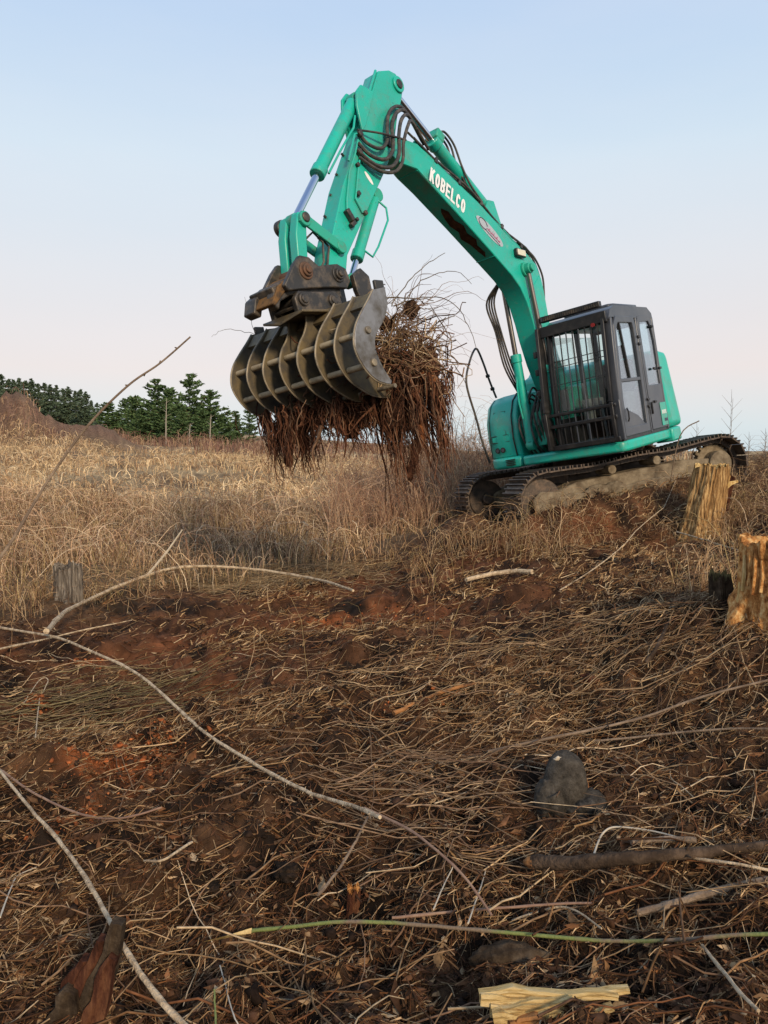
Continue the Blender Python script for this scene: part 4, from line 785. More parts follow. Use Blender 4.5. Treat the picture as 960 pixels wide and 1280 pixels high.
lumps = [(5.20, .62, 1.42, .055, .05, .16, 0), (5.25, .58, 1.28, .04, .045, .12, 0), (5.14, .70, 1.62, .05, .045, .16, 1), (5.10, .66, 1.80, .12, .12, .16, 0), (5.28, .52, 1.85, .12, .12, .22, 0), (5.05, .60, 2.05, .16, .14, .12, 0), (5.0, .78, 2.12, .12, .1, .10, 1),
         (4.78, .66, 2.25, .14, .12, .26, 0), (4.78, .70, 1.95, .09, .08, .20, 0), (4.62, .60, 1.50, .055, .06, .075, 0), (5.45, -.05, 1.92, .14, .16, .12, 0), (5.50, .08, 1.82, .08, .1, .12, 0), (5.60, -.70, 1.95, .10, .12, .16, 0), (5.64, -.76, 1.62, .05, .05, .10, 0), (5.62, -.55, 1.85, .07, .08, .12, 0), (5.42, .22, 1.88, .1, .08, .1, 0), (5.55, -.3, 2.0, .10, .1, .08, 0),
         (4.95, .35, 2.82, .10, .10, .07, 2), (4.72, .55, 2.92, .08, .08, .09, 2), (5.25, .36, 3.02, .09, .09, .06, 2), (5.16, .45, 2.38, .15, .16, .15, 2), (4.9, .6, 2.3, .15, .14, .2, 0)]
MS = [mat('red_brown_soil', (.055, .024, .015), .97, var=(.13, .055, .03), vscale=18, bump=.8, bscale=50), mat('orange_root_bark', (.20, .075, .03), .9, var=(.32, .14, .06), vscale=14, bump=.5), mat('dark_fibre_clump', (.03, .018, .012), .97, var=(.10, .055, .03), vscale=22, bump=.8, bscale=60)]
for k, (lx, ly, lz, rx, ry, rz, mi) in enumerate(lumps):
    me = lump_mesh('soil_clump', (rx, ry, rz), k + 1, 3, .38, 2.6, MS[mi], .12); o = link('soil_clump', me, None, rm); o.location = V3(tuple(to_world((lx, ly, lz)))) - rm.location; o.rotation_euler = (random.uniform(-.2, .2), random.uniform(-.2, .2), random.random() * 6)
N = 1500; P0 = np.vstack([np.array(l_[:3]) + (lambda d: d / np.linalg.norm(d))(rng.normal(size=3)) * np.array(l_[3:6]) * .85 for l_ in [lumps[i] for i in rng.integers(0, len(lumps), N)]]); D = rng.normal(size=(N, 3)) * .06 + np.array([0, 0, -.03]); P2 = P0 + D; P1 = P0 + D * .5 + rng.normal(size=(N, 3)) * .03
rm_link('fine_rootlets', strands('fine_rootlets', to_world(bez(P0, P1, P2, 5)), rng.uniform(.0012, .003, (N, 1)) * np.linspace(1, .5, 5)[None], 3, pick(RUST + BROWN, N)), M['root'], 'stuff')

# ------------------------------------------------------------------ conifers
def conifer_data(seed, H, spread, pine, n_whorl, dens=1.0):
    r_ = np.random.default_rng(seed)
    V = []; F_ = []; col = []; nv = 0
    z = H * (.06 if not pine else .10); zs = []
    while z < H * .985:
        zs.append(z); z += H * r_.uniform(.75, 1.25) / n_whorl * (1.15 - .45 * z / H)
    ph_ = r_.uniform(0, 6.28); zj = H / n_whorl
    for zc in zs:
      for a in np.arange(0, 6.28, 6.28 / r_.integers(6, 10)) + r_.uniform(0, 6.28):
        z = min(zc + r_.uniform(-1.3, 1.3) * zj, H * .97); u = z / H; L = spread * ((1 - u) ** (.85 if not pine else .62)) * r_.uniform(.75, 1.15) * (1 if u > .14 else .8) + .12
        if True:
            Lb = L * r_.uniform(.42, 1.25) * (1 + .22 * math.sin(a + ph_ + 3 * u)); drop = (-.28 if not pine else .22) * Lb * (1 if u < .8 else -.8 if not pine else 1.6)
            n_ = int(max(10, Lb * 26 * dens))
            s = r_.uniform(.02, 1, n_) ** .9
            side = r_.uniform(-1, 1, n_) * .32 * Lb * (1.05 - s) + r_.normal(0, .05, n_)
            bx = np.cos(a) * s * Lb - np.sin(a) * side; by = np.sin(a) * s * Lb + np.cos(a) * side; bz = z + drop * s ** 1.5 + r_.normal(0, .08, n_)
            c_ = np.stack([bx, by, bz], 1)
            l_ = r_.uniform(.18, .40, n_) * (1.2 if pine else 1.1); w_ = l_ * r_.uniform(.34, .6, n_)
            d1 = np.stack([np.cos(a) + r_.normal(0, .6, n_), np.sin(a) + r_.normal(0, .6, n_), r_.normal((.35 if pine else -.15), .45, n_)], 1); d1 /= np.linalg.norm(d1, axis=1, keepdims=True)
            d2 = np.cross(d1, r_.normal(size=(n_, 3))); d2 /= np.linalg.norm(d2, axis=1, keepdims=True)
            q = np.stack([c_ - d1 * l_[:, None] * .5, c_ + d2 * w_[:, None] * .5, c_ + d1 * l_[:, None] * .6, c_ - d2 * w_[:, None] * .5], 1).reshape(-1, 3)
            V.append(q); F_.append(np.arange(nv, nv + 4 * n_).reshape(-1, 4)); nv += 4 * n_
            tone = r_.uniform(.65, 1.35, n_)
            cc = (np.array([.09, .145, .06]) if pine else np.array([.085, .12, .075]))[None] * tone[:, None]; cc[r_.random(n_) < .05] = (.10, .10, .05)
            col.append(np.repeat(cc, 4, 0))
    cr = np_mesh('crown', np.vstack(V), np.vstack(F_), None, np.vstack(col)); cr.materials.append(M['needle'])
    b_ = MB(); b_.tube([(0, 0, -.3), (.03, 0, H * .3), (-.02, .03, H * .65), (0, 0, H * .99)], [H * .014, H * .011, H * .006, .012], 7)
    for k in range(16):
        zz = H * (.08 + .8 * k / 16); a = k * 2.4; L = spread * (1 - zz / H) * .8; b_.tube([(0, 0, zz), (math.cos(a) * L, math.sin(a) * L, zz + L * (.2 if pine else -.2))], [.03, .008], 4)
    me = bpy.data.meshes.new('trunk'); me.from_pydata(b_.v, [], b_.f); me.materials.append(M['bark']); me.shade_smooth()
    return cr, me
PINES = [conifer_data(31 + i, h, s, True, 15, 1.3) for i, (h, s) in enumerate(((8.2, 3.0), (9.2, 2.8), (7.0, 3.0)))]
SPR = [conifer_data(61 + i, h, s, False, 17, 1.2) for i, (h, s) in enumerate(((8.5, 2.9), (7.5, 3.0), (9.0, 3.1)))]
def tree(name, label, px, topy, y, data, H0, group, wide=1.0):
    p = at_depth(px, 560, y); gz_ = float(ground(p.x, p.y)); tp = at_depth(px, topy, y).z
    k = (tp - gz_) / H0
    t_ = empty(name, (p.x, p.y, gz_ - .1)); t_.scale = (k * wide, k * wide, k); t_.rotation_euler.z = random.random() * 6.28
    tag(t_, label, 'tree', group)
    link('crown', data[0], None, t_); link('trunk', data[1], None, t_)
PL = [(170, 494, 70, 2, 'short rounded pine just right of the earth heap, leftmost of the clearing pines', .95), (186, 500, 73, 0, 'dark pine half hidden between the first pines of the clearing edge', .9), (199, 472, 68, 1, 'tall dense pine with a pointed double top, left of the slim bare trunk', 1.1), (212, 484, 74, 2, 'pine standing behind the slim bare trunk in the middle of the group', .9), (222, 498, 76, 0, 'low pine filling the gap behind the tallest pine', 1.0),
      (238, 465, 67, 1, 'tallest pine of the group, with an open narrow spire', 1.0), (251, 503, 75, 2, 'low pine between the tallest pine and its bright neighbour', .9), (263, 485, 66, 0, 'bright green pine beside a pale trunk near the rake', 1.05), (277, 518, 71, 2, 'small pine sloping off the right end of the group', .9), (296, 512, 74, 0, 'pine seen just left of the hanging roots', 1.0), (312, 506, 76, 1, 'pine partly hidden behind the rake and its hanging roots', .95),
      (158, 497, 80, 2, 'pine in the gap between the spruce row and the pine group', .8), (136, 502, 74, 2, 'broad dark pine closing the right end of the spruce row', 1.25)]
PL += [(178, 508, 66, 0, 'low bushy pine in front of the leftmost pines', 1.1), (205, 505, 65, 2, 'low bushy pine at the foot of the tall double topped pine', 1.2), (230, 508, 64, 0, 'low bushy pine at the foot of the tallest pine', 1.1), (254, 512, 64, 2, 'low bushy pine left of the bright green pine', 1.1), (286, 528, 68, 0, 'lowest pine at the right end of the group, nearest the rake', 1.2), (148, 512, 76, 0, 'low pine where the spruce row meets the pine group', 1.2)]
for px, ty, y_, di, lb_, wd in PL: tree('pine_tree', lb_, px, ty, y_, PINES[di], (8.2, 9.2, 7.0)[di], 'pines at the edge of the clearing', wd * 1.22)
sx0 = [(-14, 462), (-5, 466), (5, 466), (14, 472), (20, 473), (27, 471), (35, 474), (42, 472), (50, 478), (58, 477), (65, 479), (73, 480), (81, 484), (88, 482), (96, 487), (103, 485), (109, 488), (116, 499), (123, 502)]
ORD = ['first', 'second', 'third', 'fourth', 'fifth', 'sixth', 'seventh', 'eighth', 'ninth', 'tenth', 'eleventh', 'twelfth', 'thirteenth', 'fourteenth', 'fifteenth', 'sixteenth', 'seventeenth', 'eighteenth', 'last']
for i, (px, ty) in enumerate(sx0): tree('spruce_tree', ORD[i] + ' spruce from the left edge in the dense row behind the earth heap', px, ty, 96 + (i * 7 % 5) * 2.2, SPR[i % 3], (8.5, 7.5, 9.0)[i % 3], 'spruces in the dense row', 1.15)
for px, py, y_, h in ((207, 540, 62, 3.6), (262, 546, 60, 2.6), (236, 546, 61, 1.8)):
    p = at_depth(px, py, y_); z0 = float(ground(p.x, p.y)); b_ = MB(); b_.tube([(0, 0, -.2), (.05, 0, h * .5), (.14, 0, h)], [.06, .05, .02], 6)
    for k in range(7): zz = h * (.3 + .1 * k); a = k * 2.2; b_.tube([(.06, 0, zz), (.06 + .4 * math.cos(a), .4 * math.sin(a), zz + .25)], [.02, .006], 4)
    o = b_.build('dead_sapling', mat('pale_bark', (.30, .27, .22), .9)); o.location = (p.x, p.y, z0)
    tag(o, {207: 'slim bare trunk standing in front of the tall pines', 262: 'pale thin trunk below the bright green pine', 236: 'short bare stem at the foot of the tallest pine'}[px], 'sapling')

# ------------------------------------------------------------------ dead grass, brambles and far thatch
def scatter(n, x0, x1, y0, y1, dens):
    xs = rng.uniform(x0, x1, n); ys_ = rng.uniform(y0, y1, n); keep = rng.random(n) < dens(xs, ys_); return xs[keep], ys_[keep]
def inview(x_, y_, m_=.60): return np.abs(x_) < y_ * m_ + 1.5
def under_machine(x_, y_):
    d = np.stack([x_ - OA[0], y_ - OA[1]], 1); T2 = np.array(RT)[:2, :2]; l_ = d @ T2
    return (np.abs(l_[:, 0]) < 2.0) & (np.abs(l_[:, 1]) < 1.42)
def stems(name, xs, ys_, hmin, hmax, r0, K, sides, cols, arch=.6, jit=.25, label=None):
    N = len(xs); h = rng.uniform(hmin, hmax, N) * (.6 + .8 * np.clip(.5 + 1.2 * fbm(xs, ys_, .6, 2, 301), 0, 1)); z0 = ground(xs, ys_) - .02
    a = rng.uniform(0, 6.28, N); ln = h * rng.uniform(.15, 1.1, N) * arch
    P0 = np.stack([xs, ys_, z0], 1); dr_ = np.stack([np.cos(a), np.sin(a), np.zeros(N)], 1)
    P1 = P0 + dr_ * (ln * .25)[:, None] + np.array([0, 0, 1]) * (h * rng.uniform(.9, 1.25, N))[:, None]
    P2 = P0 + dr_ * ln[:, None] * 1.1 + np.array([0, 0, 1]) * (h * rng.uniform(.25, 1.0, N))[:, None]
    P = wob(bez(P0, P1, P2, K), .02)
    R_ = (r0 * rng.uniform(.6, 1.5, N))[:, None] * np.linspace(1, .35, K)[None]
    me = strands(name, P, R_, sides, pick(cols, N, jit)); return me
GT = [(.48, .32, .175), (.38, .235, .125), (.24, .14, .075), (.58, .42, .25), (.15, .085, .05), (.36, .26, .12)]
def dens_a(x_, y_): d = y_ - edge_y(x_); return np.where(inview(x_, y_) & ~under_machine(x_, y_) & ~((np.abs(x_ + 3.50) < .34) & (y_ < 8.75)), np.clip((d + 1.8 * fbm(x_, y_, .8, 3, 431)) / 1.7 + .15, 0, 1), 0) * np.clip(.55 + 1.0 * fbm(x_, y_, .9, 2, 401), .15, 1)
xs, ys_ = scatter(42000, -12, 5, 6.5, 20, dens_a)
tag(link('dry_grass', stems('dry_grass', xs, ys_, .15, .62, .0050, 5, 3, GT, .7, .55), M['stem']), 'tall dead grass and bracken standing across the uncleared field', 'grass', kind='stuff')
xs, ys_ = scatter(8500, -12, 4, 7.2, 20, dens_a)
tag(link('bramble_thicket', stems('bramble_thicket', xs, ys_, .35, .95, .0058, 7, 3, [(.54, .35, .21), (.40, .235, .14), (.62, .45, .28), (.24, .135, .085), (.58, .38, .24), (.68, .52, .34)], 1.3, .4), M['stem']), 'arching bare bramble canes tangled through the dead grass', 'brambles', kind='stuff')
def dens_b(x_, y_): return np.where(inview(x_, y_, .56), .9, 0) * np.clip(.55 + 1.2 * fbm(x_, y_, .3, 2, 411), .1, 1)
xs, ys_ = scatter(42000, -26, 8, 19, 44, dens_b)
tag(link('straw_grass', stems('straw_grass', xs, ys_, .2, .5, .013, 5, 2, [(.58, .43, .25), (.48, .335, .19), (.37, .24, .135), (.64, .50, .31), (.27, .165, .095)], 1.2, .4), M['stem']), 'pale straw coloured grass in the far field', 'grass', kind='stuff')
xs, ys_ = scatter(26000, -44, 6, 42, 72, dens_b)
k_ = (fbm(xs, ys_, .16, 3, 77) > -.05)
tag(link('heather_scrub', stems('heather_scrub', xs[k_], ys_[k_], .4, 1.0, .022, 4, 2, [(.20, .115, .085), (.27, .17, .12), (.16, .09, .07), (.36, .25, .15)]), M['stem']), 'reddish brown scrub below the tree line', 'scrub', kind='stuff')
# canes behind and beside the machine, dry grass on the bank to its right
def dens_c(x_, y_): return np.where((np.abs(x_ - 1.5) < 2.6) & (y_ > edge_y(x_) - .3) & ~under_machine(x_, y_), 1, 0)
xs, ys_ = scatter(5200, -1, 4, 13.2, 18, dens_c)
tag(link('cane_thicket', stems('cane_thicket', xs, ys_, .7, 1.7, .0042, 8, 3, [(.46, .28, .17), (.55, .37, .23), (.30, .17, .11)], .8), M['stem']), 'tall reddish canes standing behind the front of the tracks', 'brambles', kind='stuff')
def dens_d(x_, y_): return np.where(~under_machine(x_, y_) & (y_ > 8.8 - .5 * (x_ - 4.2)) & inview(x_, y_), .9, 0)
xs, ys_ = scatter(9000, 3.9, 9.5, 6.4, 16, dens_d)
tag(link('bank_grass', stems('bank_grass', xs, ys_, .10, .32, .0034, 6, 3, GT + BROWN, 1.9), M['stem']), 'flattened dead grass on the bank right of the tracks', 'grass', kind='stuff')
def dens_e(x_, y_): l_ = y_ - (10.05 + .27 * (x_ - 3.4)); return np.where(np.abs(l_) < .42, .8, 0)
xs, ys_ = scatter(3200, 1.6, 5.0, 8.6, 11.5, dens_e)
tag(link('berm_grass', stems('berm_grass', xs, ys_, .08, .34, .0030, 6, 3, GT, 1.6), M['stem']), 'straw and dry stems on the low berm along the near track', 'grass', kind='stuff')
def dens_f(x_, y_): return np.where((y_ < edge_y(x_)) & inview(x_, y_), .5 * np.clip(1 - (edge_y(x_) - y_) / 3.2, .06, 1), 0)
xs, ys_ = scatter(2600, -5, 5, 4.5, 14, dens_f)
tag(link('stray_stems', stems('stray_stems', xs, ys_, .15, .55, .0026, 7, 3, GT + BROWN, 1.3), M['stem']), 'single dead stems left standing on the cleared ground', 'stems', kind='stuff')

# ------------------------------------------------------------------ litter, clods and flakes on the cleared ground
def polar(n, r0, r1, amax=48, p=1.0):
    n = int(n * 1.3); u = rng.random(n); r_ = r0 * (r1 / r0) ** (u ** p); a = np.radians(rng.uniform(-amax, amax, n)); return r_ * np.sin(a), r_ * np.cos(a), r_
def lying(name, xs, ys_, lmin, lmax, rmin, rmax, K, sides, cols, lift, bend=.08, tilt=.22, dirmean=None, dirsd=3.0):
    N = len(xs); L = rng.uniform(lmin, lmax, N); a = rng.uniform(0, 6.28, N) if dirmean is None else rng.normal(dirmean, dirsd, N)
    u = np.linspace(-.5, .5, K)[None]
    bx = xs[:, None] + np.cos(a)[:, None] * u * L[:, None]; by = ys_[:, None] + np.sin(a)[:, None] * u * L[:, None]
    cv = rng.normal(0, bend, N)[:, None] * L[:, None] * (1 - 4 * u * u)
    bx = bx - np.sin(a)[:, None] * cv; by = by + np.cos(a)[:, None] * cv
    zc = ground(xs, ys_); zl = ground(bx, by)
    z = zl * .55 + (zc[:, None] + rng.normal(0, tilt, N)[:, None] * u * L[:, None]) * .45 + lift * rng.uniform(.2, 1.5, N)[:, None]
    P = np.stack([bx, by, np.maximum(z, zl - .004)], -1); P = wob(P, .0035 * min(1, lmax * 2))
    R_ = rng.uniform(rmin, rmax, N)[:, None] * np.linspace(1.1, .6, K)[None]
    return strands(name, P, R_, sides, pick(cols, N, .35))
LIT = [(.19, .105, .050), (.13, .068, .032), (.27, .165, .08), (.085, .043, .023), (.42, .285, .155), (.065, .033, .018), (.18, .08, .033), (.12, .052, .024), (.06, .03, .016)]
xs, ys_, r_ = polar(50000, 1.5, 12, p=.9); rd_ = np.exp(-((xs + .2) / 2.2) ** 2 - ((ys_ - 8.0) / 2.4) ** 2) + np.exp(-((xs - 2.2) / 1.6) ** 2 - ((ys_ - 9.6) / .9) ** 2); k_ = (ys_ < edge_y(xs) + .5) & (rng.random(len(xs)) > .55 * rd_); xs, ys_ = xs[k_], ys_[k_]
tag(link('twig_litter', lying('twig_litter', xs, ys_, .02, .13, .0009, .0026, 4, 2, LIT + [(.05, .026, .015), (.04, .022, .013), (.09, .04, .02)], .012), M['litter']), 'fine broken twigs and bark covering the cleared ground', 'litter', kind='stuff')
xs, ys_, r_ = polar(21000, 1.5, 5.5, p=.95)
tag(link('root_fibre_litter', lying('root_fibre_litter', xs, ys_, .02, .09, .0006, .0014, 4, 2, LIT + RUST, .006, .25), M['litter']), 'hair thin root fibres matted over the dark soil', 'litter', kind='stuff')
xs, ys_, r_ = polar(1000, 1.6, 11, p=.8); k_ = ys_ < edge_y(xs) + .3; xs, ys_ = xs[k_], ys_[k_]
tag(link('cane_litter', lying('cane_litter', xs, ys_, .25, .95, .0016, .0042, 9, 4, TAN + BROWN + LIT, .03, .12, .25, .5, .75), M['litter']), 'broken bramble canes lying criss cross on the cleared ground', 'litter', kind='stuff')
# bundles of flattened canes: left-centre fan, centre tangle, litter bank on the right
def bundle(cx_py, n, sx_, sy_, dm, ds, l0, l1, cols, nm, lb_, lift=.05, rmx=.0042):
    c_ = on_ground(*cx_py); xs = rng.normal(c_.x, sx_, n); ys_ = rng.normal(c_.y, sy_, n)
    tag(link(nm, lying(nm, xs, ys_, l0, l1, .0012, rmx, 9, 4, cols, lift, .07, .22, dm, ds), M['litter']), lb_, 'litter', kind='stuff')
bundle((120, 880), 95, .42, .42, .62, .22, .5, 1.5, [(.20, .16, .08), (.15, .12, .06), (.26, .19, .11), (.10, .07, .045)], 'cane_bundle', 'sheaf of greenish canes pointing up from the orange clay patch')
bundle((540, 985), 110, .40, .30, -.12, .55, .4, 1.3, [(.20, .13, .08), (.15, .09, .055), (.26, .18, .11)], 'cane_tangle', 'tangle of thin canes left of the grey muddy root stump')
bundle((800, 850), 200, .85, .70, .55, .5, .3, 1.1, [(.24, .16, .09), (.17, .11, .06), (.30, .21, .12)], 'bank_litter', 'combed dry stems on the bank below the right stumps')
bundle((560, 830), 170, .8, .6, .45, .6, .2, .8, [(.24, .16, .09), (.17, .10, .06), (.28, .19, .10)], 'mid_litter', 'dry stems raked together in the middle of the clearing', .03)
bundle((830, 770), 380, .7, .5, .75, .55, .2, .9, [(.26, .17, .10), (.19, .12, .065), (.32, .22, .12), (.13, .075, .045)], 'stump_litter', 'brown straw lying around the torn stump', .04)
bundle((300, 735), 1100, 1.1, .55, .2, .9, .2, .9, [(.24, .17, .09), (.18, .12, .065), (.30, .22, .13)], 'edge_litter', 'flattened grass at the edge of the uncleared field', .06, .0042)
# matted straw, bark shreds and needles: the brown fleece over the raked soil, thickest on the bank to the right
xs, ys_, r_ = polar(120000, 2.4, 11.5, p=.8)
dn_ = np.clip(.18 + .15 * (xs + .6) + 1.5 * fbm(xs, ys_, .9, 3, 501) + .05 * (ys_ - 5), .05, .85) * (ys_ < edge_y(xs) + .4) * ~under_machine(xs, ys_); k_ = rng.random(len(xs)) < dn_; xs, ys_ = xs[k_], ys_[k_]
N = len(xs); L = rng.uniform(.03, .13, N) * (.6 + .07 * ys_); a = rng.normal(.5, 1.0, N); el = rng.normal(.12, .35, N); d_ = np.stack([np.cos(a) * np.cos(el), np.sin(a) * np.cos(el), np.abs(np.sin(el))], 1) * L[:, None]
P0 = np.stack([xs, ys_, ground(xs, ys_) + rng.uniform(0, .02, N)], 1); P1 = P0 + d_ * .5 + rng.normal(0, .12, (N, 3)) * L[:, None]
tag(link('matted_straw', strands('matted_straw', np.stack([P0, P1, P0 + d_], 1), (.00042 * ys_ * rng.uniform(.6, 1.6, N))[:, None] * np.array([[1.1, 1, .5]]), 2, pick([(.24, .145, .070), (.15, .080, .036), (.36, .24, .12), (.10, .05, .024), (.19, .10, .045), (.48, .34, .19), (.07, .035, .018)], N, .35)), M['litter']), 'matted brown straw and bark shreds covering the raked ground', 'litter', kind='stuff')
def tufts(spots, nm, lb_, h0, h1, n_, s_, cols, arch=1.2):
    X_ = np.concatenate([rng.normal(p_[0], s_, n_) for p_ in spots]); Y_ = np.concatenate([rng.normal(p_[1], s_, n_) for p_ in spots])
    tag(link(nm, stems(nm, X_, Y_, h0, h1, .0034, 6, 3, cols, arch), M['stem']), lb_, 'grass', kind='stuff')
tf_ = [on_ground(a_, b_) for a_, b_ in ((852, 668), (872, 672), (895, 668), (912, 655), (925, 640), (48, 748), (122, 748))]; tufts([(p_.x, p_.y) for p_ in tf_], 'stump_grass', 'dry grass grown up around the feet of the stumps', .12, .45, 90, .11, GT)
tf_ = [on_ground(a_, b_) for a_, b_ in ((545, 735), (520, 715), (480, 705), (600, 690), (560, 690), (690, 700), (20, 770), (160, 745), (360, 700), (420, 700), (640, 690), (720, 680), (0, 760), (880, 720), (900, 740), (930, 700))]; tufts([(p_.x, p_.y) for p_ in tf_], 'scattered_tufts', 'scattered standing tufts along the edge of the clearing', .15, .6, 45, .16, GT, 1.0)
# clods
def clods(name, xs, ys_, smin, smax, cols, lb_):
    ph = (1 + 5 ** .5) / 2; B = np.array([(-1, ph, 0), (1, ph, 0), (-1, -ph, 0), (1, -ph, 0), (0, -1, ph), (0, 1, ph), (0, -1, -ph), (0, 1, -ph), (ph, 0, -1), (ph, 0, 1), (-ph, 0, -1), (-ph, 0, 1)]) / 1.9
    Fc = np.array([(0, 11, 5), (0, 5, 1), (0, 1, 7), (0, 7, 10), (0, 10, 11), (1, 5, 9), (5, 11, 4), (11, 10, 2), (10, 7, 6), (7, 1, 8), (3, 9, 4), (3, 4, 2), (3, 2, 6), (3, 6, 8), (3, 8, 9), (4, 9, 5), (2, 4, 11), (6, 2, 10), (8, 6, 7), (9, 8, 1)])
    N = len(xs); s = smin * (smax / smin) ** (rng.random(N) ** 2.2)
    Vv = B[None] * (1 + rng.normal(0, .32, (N, 12, 1))) * s[:, None, None] * rng.uniform(.6, 1.3, (N, 1, 3)) * np.array([1, 1, .75])
    Vv = Vv + np.stack([xs, ys_, ground(xs, ys_) + s * .25], 1)[:, None]
    fc = (Fc[None] + 12 * np.arange(N)[:, None, None]).reshape(-1, 3)
    me = np_mesh(name, Vv.reshape(-1, 3), None, fc, np.repeat(pick(cols, N, .35), 12, 0)); tag(link(name, me, M['clod']), lb_, 'soil', kind='stuff')
xs, ys_, r_ = polar(9500, 1.5, 10, p=.8); k_ = ys_ < edge_y(xs); clods('soil_clods', xs[k_], ys_[k_], .004, .026, [(.022, .014, .010), (.035, .021, .014), (.05, .028, .018), (.03, .018, .012), (.08, .04, .022)], 'dark crumbly clods of churned soil on the clearing')
for (px, py), n_, s_ in (((150, 955), 300, .16), ((205, 925), 130, .10), ((45, 880), 90, .07), ((95, 1028), 90, .08), ((110, 830), 50, .06), ((440, 780), 90, .35), ((520, 880), 40, .12)):
    c_ = on_ground(px, py); clods('clay_crumbs', rng.normal(c_.x, s_, n_ * 3), rng.normal(c_.y, s_ * 1.1, n_ * 3), .003, .020, [(.30, .09, .03), (.20, .065, .025), (.36, .13, .05), (.11, .045, .022), (.16, .055, .022)], {150: 'bright orange clay crumbs in the large patch on the left', 205: 'orange clay lumps at the upper end of the large patch', 45: 'small orange clay spot near the left edge', 95: 'rust orange crumbs below the large clay patch', 110: 'small ochre spot above the cane sheaf', 440: 'reddish crumbs scattered at the middle of the clearing', 520: 'orange crumbs beside the broken orange stick'}[px])
# leaf and bark flakes
xs, ys_, r_ = polar(12000, 1.5, 8, p=.85); N = len(xs); s = rng.uniform(.008, .030, N) * np.where(rng.random(N) < .06, 1.9, 1)
d1 = rng.normal(size=(N, 3)) * np.array([1, 1, .35]); d1 /= np.linalg.norm(d1, axis=1, keepdims=True); d2 = np.cross(d1, np.stack([rng.normal(0, .4, N), rng.normal(0, .4, N), np.ones(N)], 1)); d2 /= np.linalg.norm(d2, axis=1, keepdims=True); d3 = np.cross(d1, d2)
c_ = np.stack([xs, ys_, ground(xs, ys_) + .010], 1)
Vv = np.stack([c_ - d1 * s[:, None], c_ + d2 * s[:, None] * .45 + d3 * s[:, None] * .2, c_ + d1 * s[:, None] * 1.1, c_ - d2 * s[:, None] * .45 + d3 * s[:, None] * .2], 1).reshape(-1, 3)
me = np_mesh('leaf_flakes', Vv, None, np.concatenate([np.arange(4 * N).reshape(-1, 4)[:, [0, 1, 2]], np.arange(4 * N).reshape(-1, 4)[:, [0, 2, 3]]]), np.repeat(pick(LIT + [(.16, .075, .035), (.11, .055, .03)], N, .4), 4, 0))
tag(link('leaf_flakes', me, M['litter']), 'brown leaf and bark flakes scattered in the foreground', 'litter', kind='stuff')

# ------------------------------------------------------------------ single sticks, stems and logs
WC = dict(pale=mat('bleached_wood', (.60, .47, .31), .85, var=(.20, .135, .08), vscale=22, vlo=.42, vhi=.68, bump=.6, bscale=90), grey=mat('grey_brown_bark', (.16, .115, .08), .9, var=(.28, .205, .14), vscale=12, bump=.5, bscale=70), red=mat('red_brown_cane', (.22, .125, .08), .75, var=(.34, .22, .14), vscale=10), green=mat('green_stem', (.16, .19, .05), .75, var=(.17, .12, .075), vscale=2.2, vlo=.52, vhi=.60, bump=.4), dark=mat('dark_wet_bark', (.045, .03, .02), .9, var=(.11, .075, .05), vscale=14, bump=.6, bscale=60),
    orange=mat('fresh_orange_wood', (.36, .165, .06), .8, var=(.12, .06, .03), vscale=16, bump=.3), yellow=mat('fresh_yellow_wood', (.62, .45, .19), .75, var=(.46, .29, .10), vscale=12, bump=.4, bscale=50), white=mat('bleached_twig', (.55, .48, .37), .8, var=(.40, .33, .24), vscale=9))
def stick(name, label, pts, r0, r1, wood, cat='stick', lift=.055, thorns=0, knots=True, sides=8):
    """pts: (px, py[, lift]) seen from the path the photographer stood on, dropped on to the ground there"""
    P = []
    for p in pts: P.append(on_ground(p[0], p[1], 0) + V3((0, 0, 0)))
    # even the depth along the stick, so that it lies as one straight-ish piece
    ds = np.array([p.y for p in P]); xs = np.arange(len(P))
    if len(P) > 2:
        cf = np.polyfit(xs, ds, min(2, len(P) - 1)); ds = np.polyval(cf, xs)
    P = [at_depth(p[0], p[1], float(d * (1 - lift / 1.5))) for p, d in zip(pts, ds)]
    Q = smooth_path(P, 6); n_ = len(Q)
    for i in range(n_):
        j = r0 * (.22 if i % 4 == 0 else .03); Q[i] = Q[i] + V3((random.gauss(0, j), random.gauss(0, j), random.gauss(0, j)))
        gz_ = float(ground(Q[i].x, Q[i].y)); Q[i].z = max(Q[i].z, gz_ + r1 * .4)
    zz = np.array([q_.z for q_ in Q]); zz = np.convolve(np.pad(zz, 4, mode='edge'), np.ones(9) / 9, 'valid')
    for i in range(n_): Q[i].z = max(float(zz[i]), float(ground(Q[i].x, Q[i].y)) + r1 * .3)
    base = V3((Q[0].x, Q[0].y, Q[0].z)); rad = [(r0 + (r1 - r0) * i / (n_ - 1)) * (1 + (.18 if knots and random.random() < .2 else 0)) for i in range(n_)]
    b_ = MB(); b_.tube([q - base for q in Q], rad, sides)
    for k in range(thorns):
        i = random.randrange(1, n_ - 1); d = V3((random.gauss(0, 1), random.gauss(0, 1), random.gauss(0, 1))).normalized(); b_.tube([Q[i] - base, Q[i] - base + d * rad[i] * 2.6], [rad[i] * .45, rad[i] * .05], 4)
    o = b_.build(name, WC[wood], None, smooth=True); o.location = base; tag(o, label, cat); o['_q'] = 0; del o['_q']
    return o, Q
def side_twig(o, pa, pb, r_, wood='pale'):
    ya = on_ground(*pa).y; P = [at_depth(*pa, ya * .985), at_depth((pa[0] + pb[0]) / 2, (pa[1] + pb[1]) / 2 + 1, ya * .98), at_depth(*pb, ya * .975)]
    b_ = MB(); b_.tube([p - o.location for p in P], [r_, r_ * .8, r_ * .45], 6); b_.build('side_twig', WC[wood], o, smooth=True)
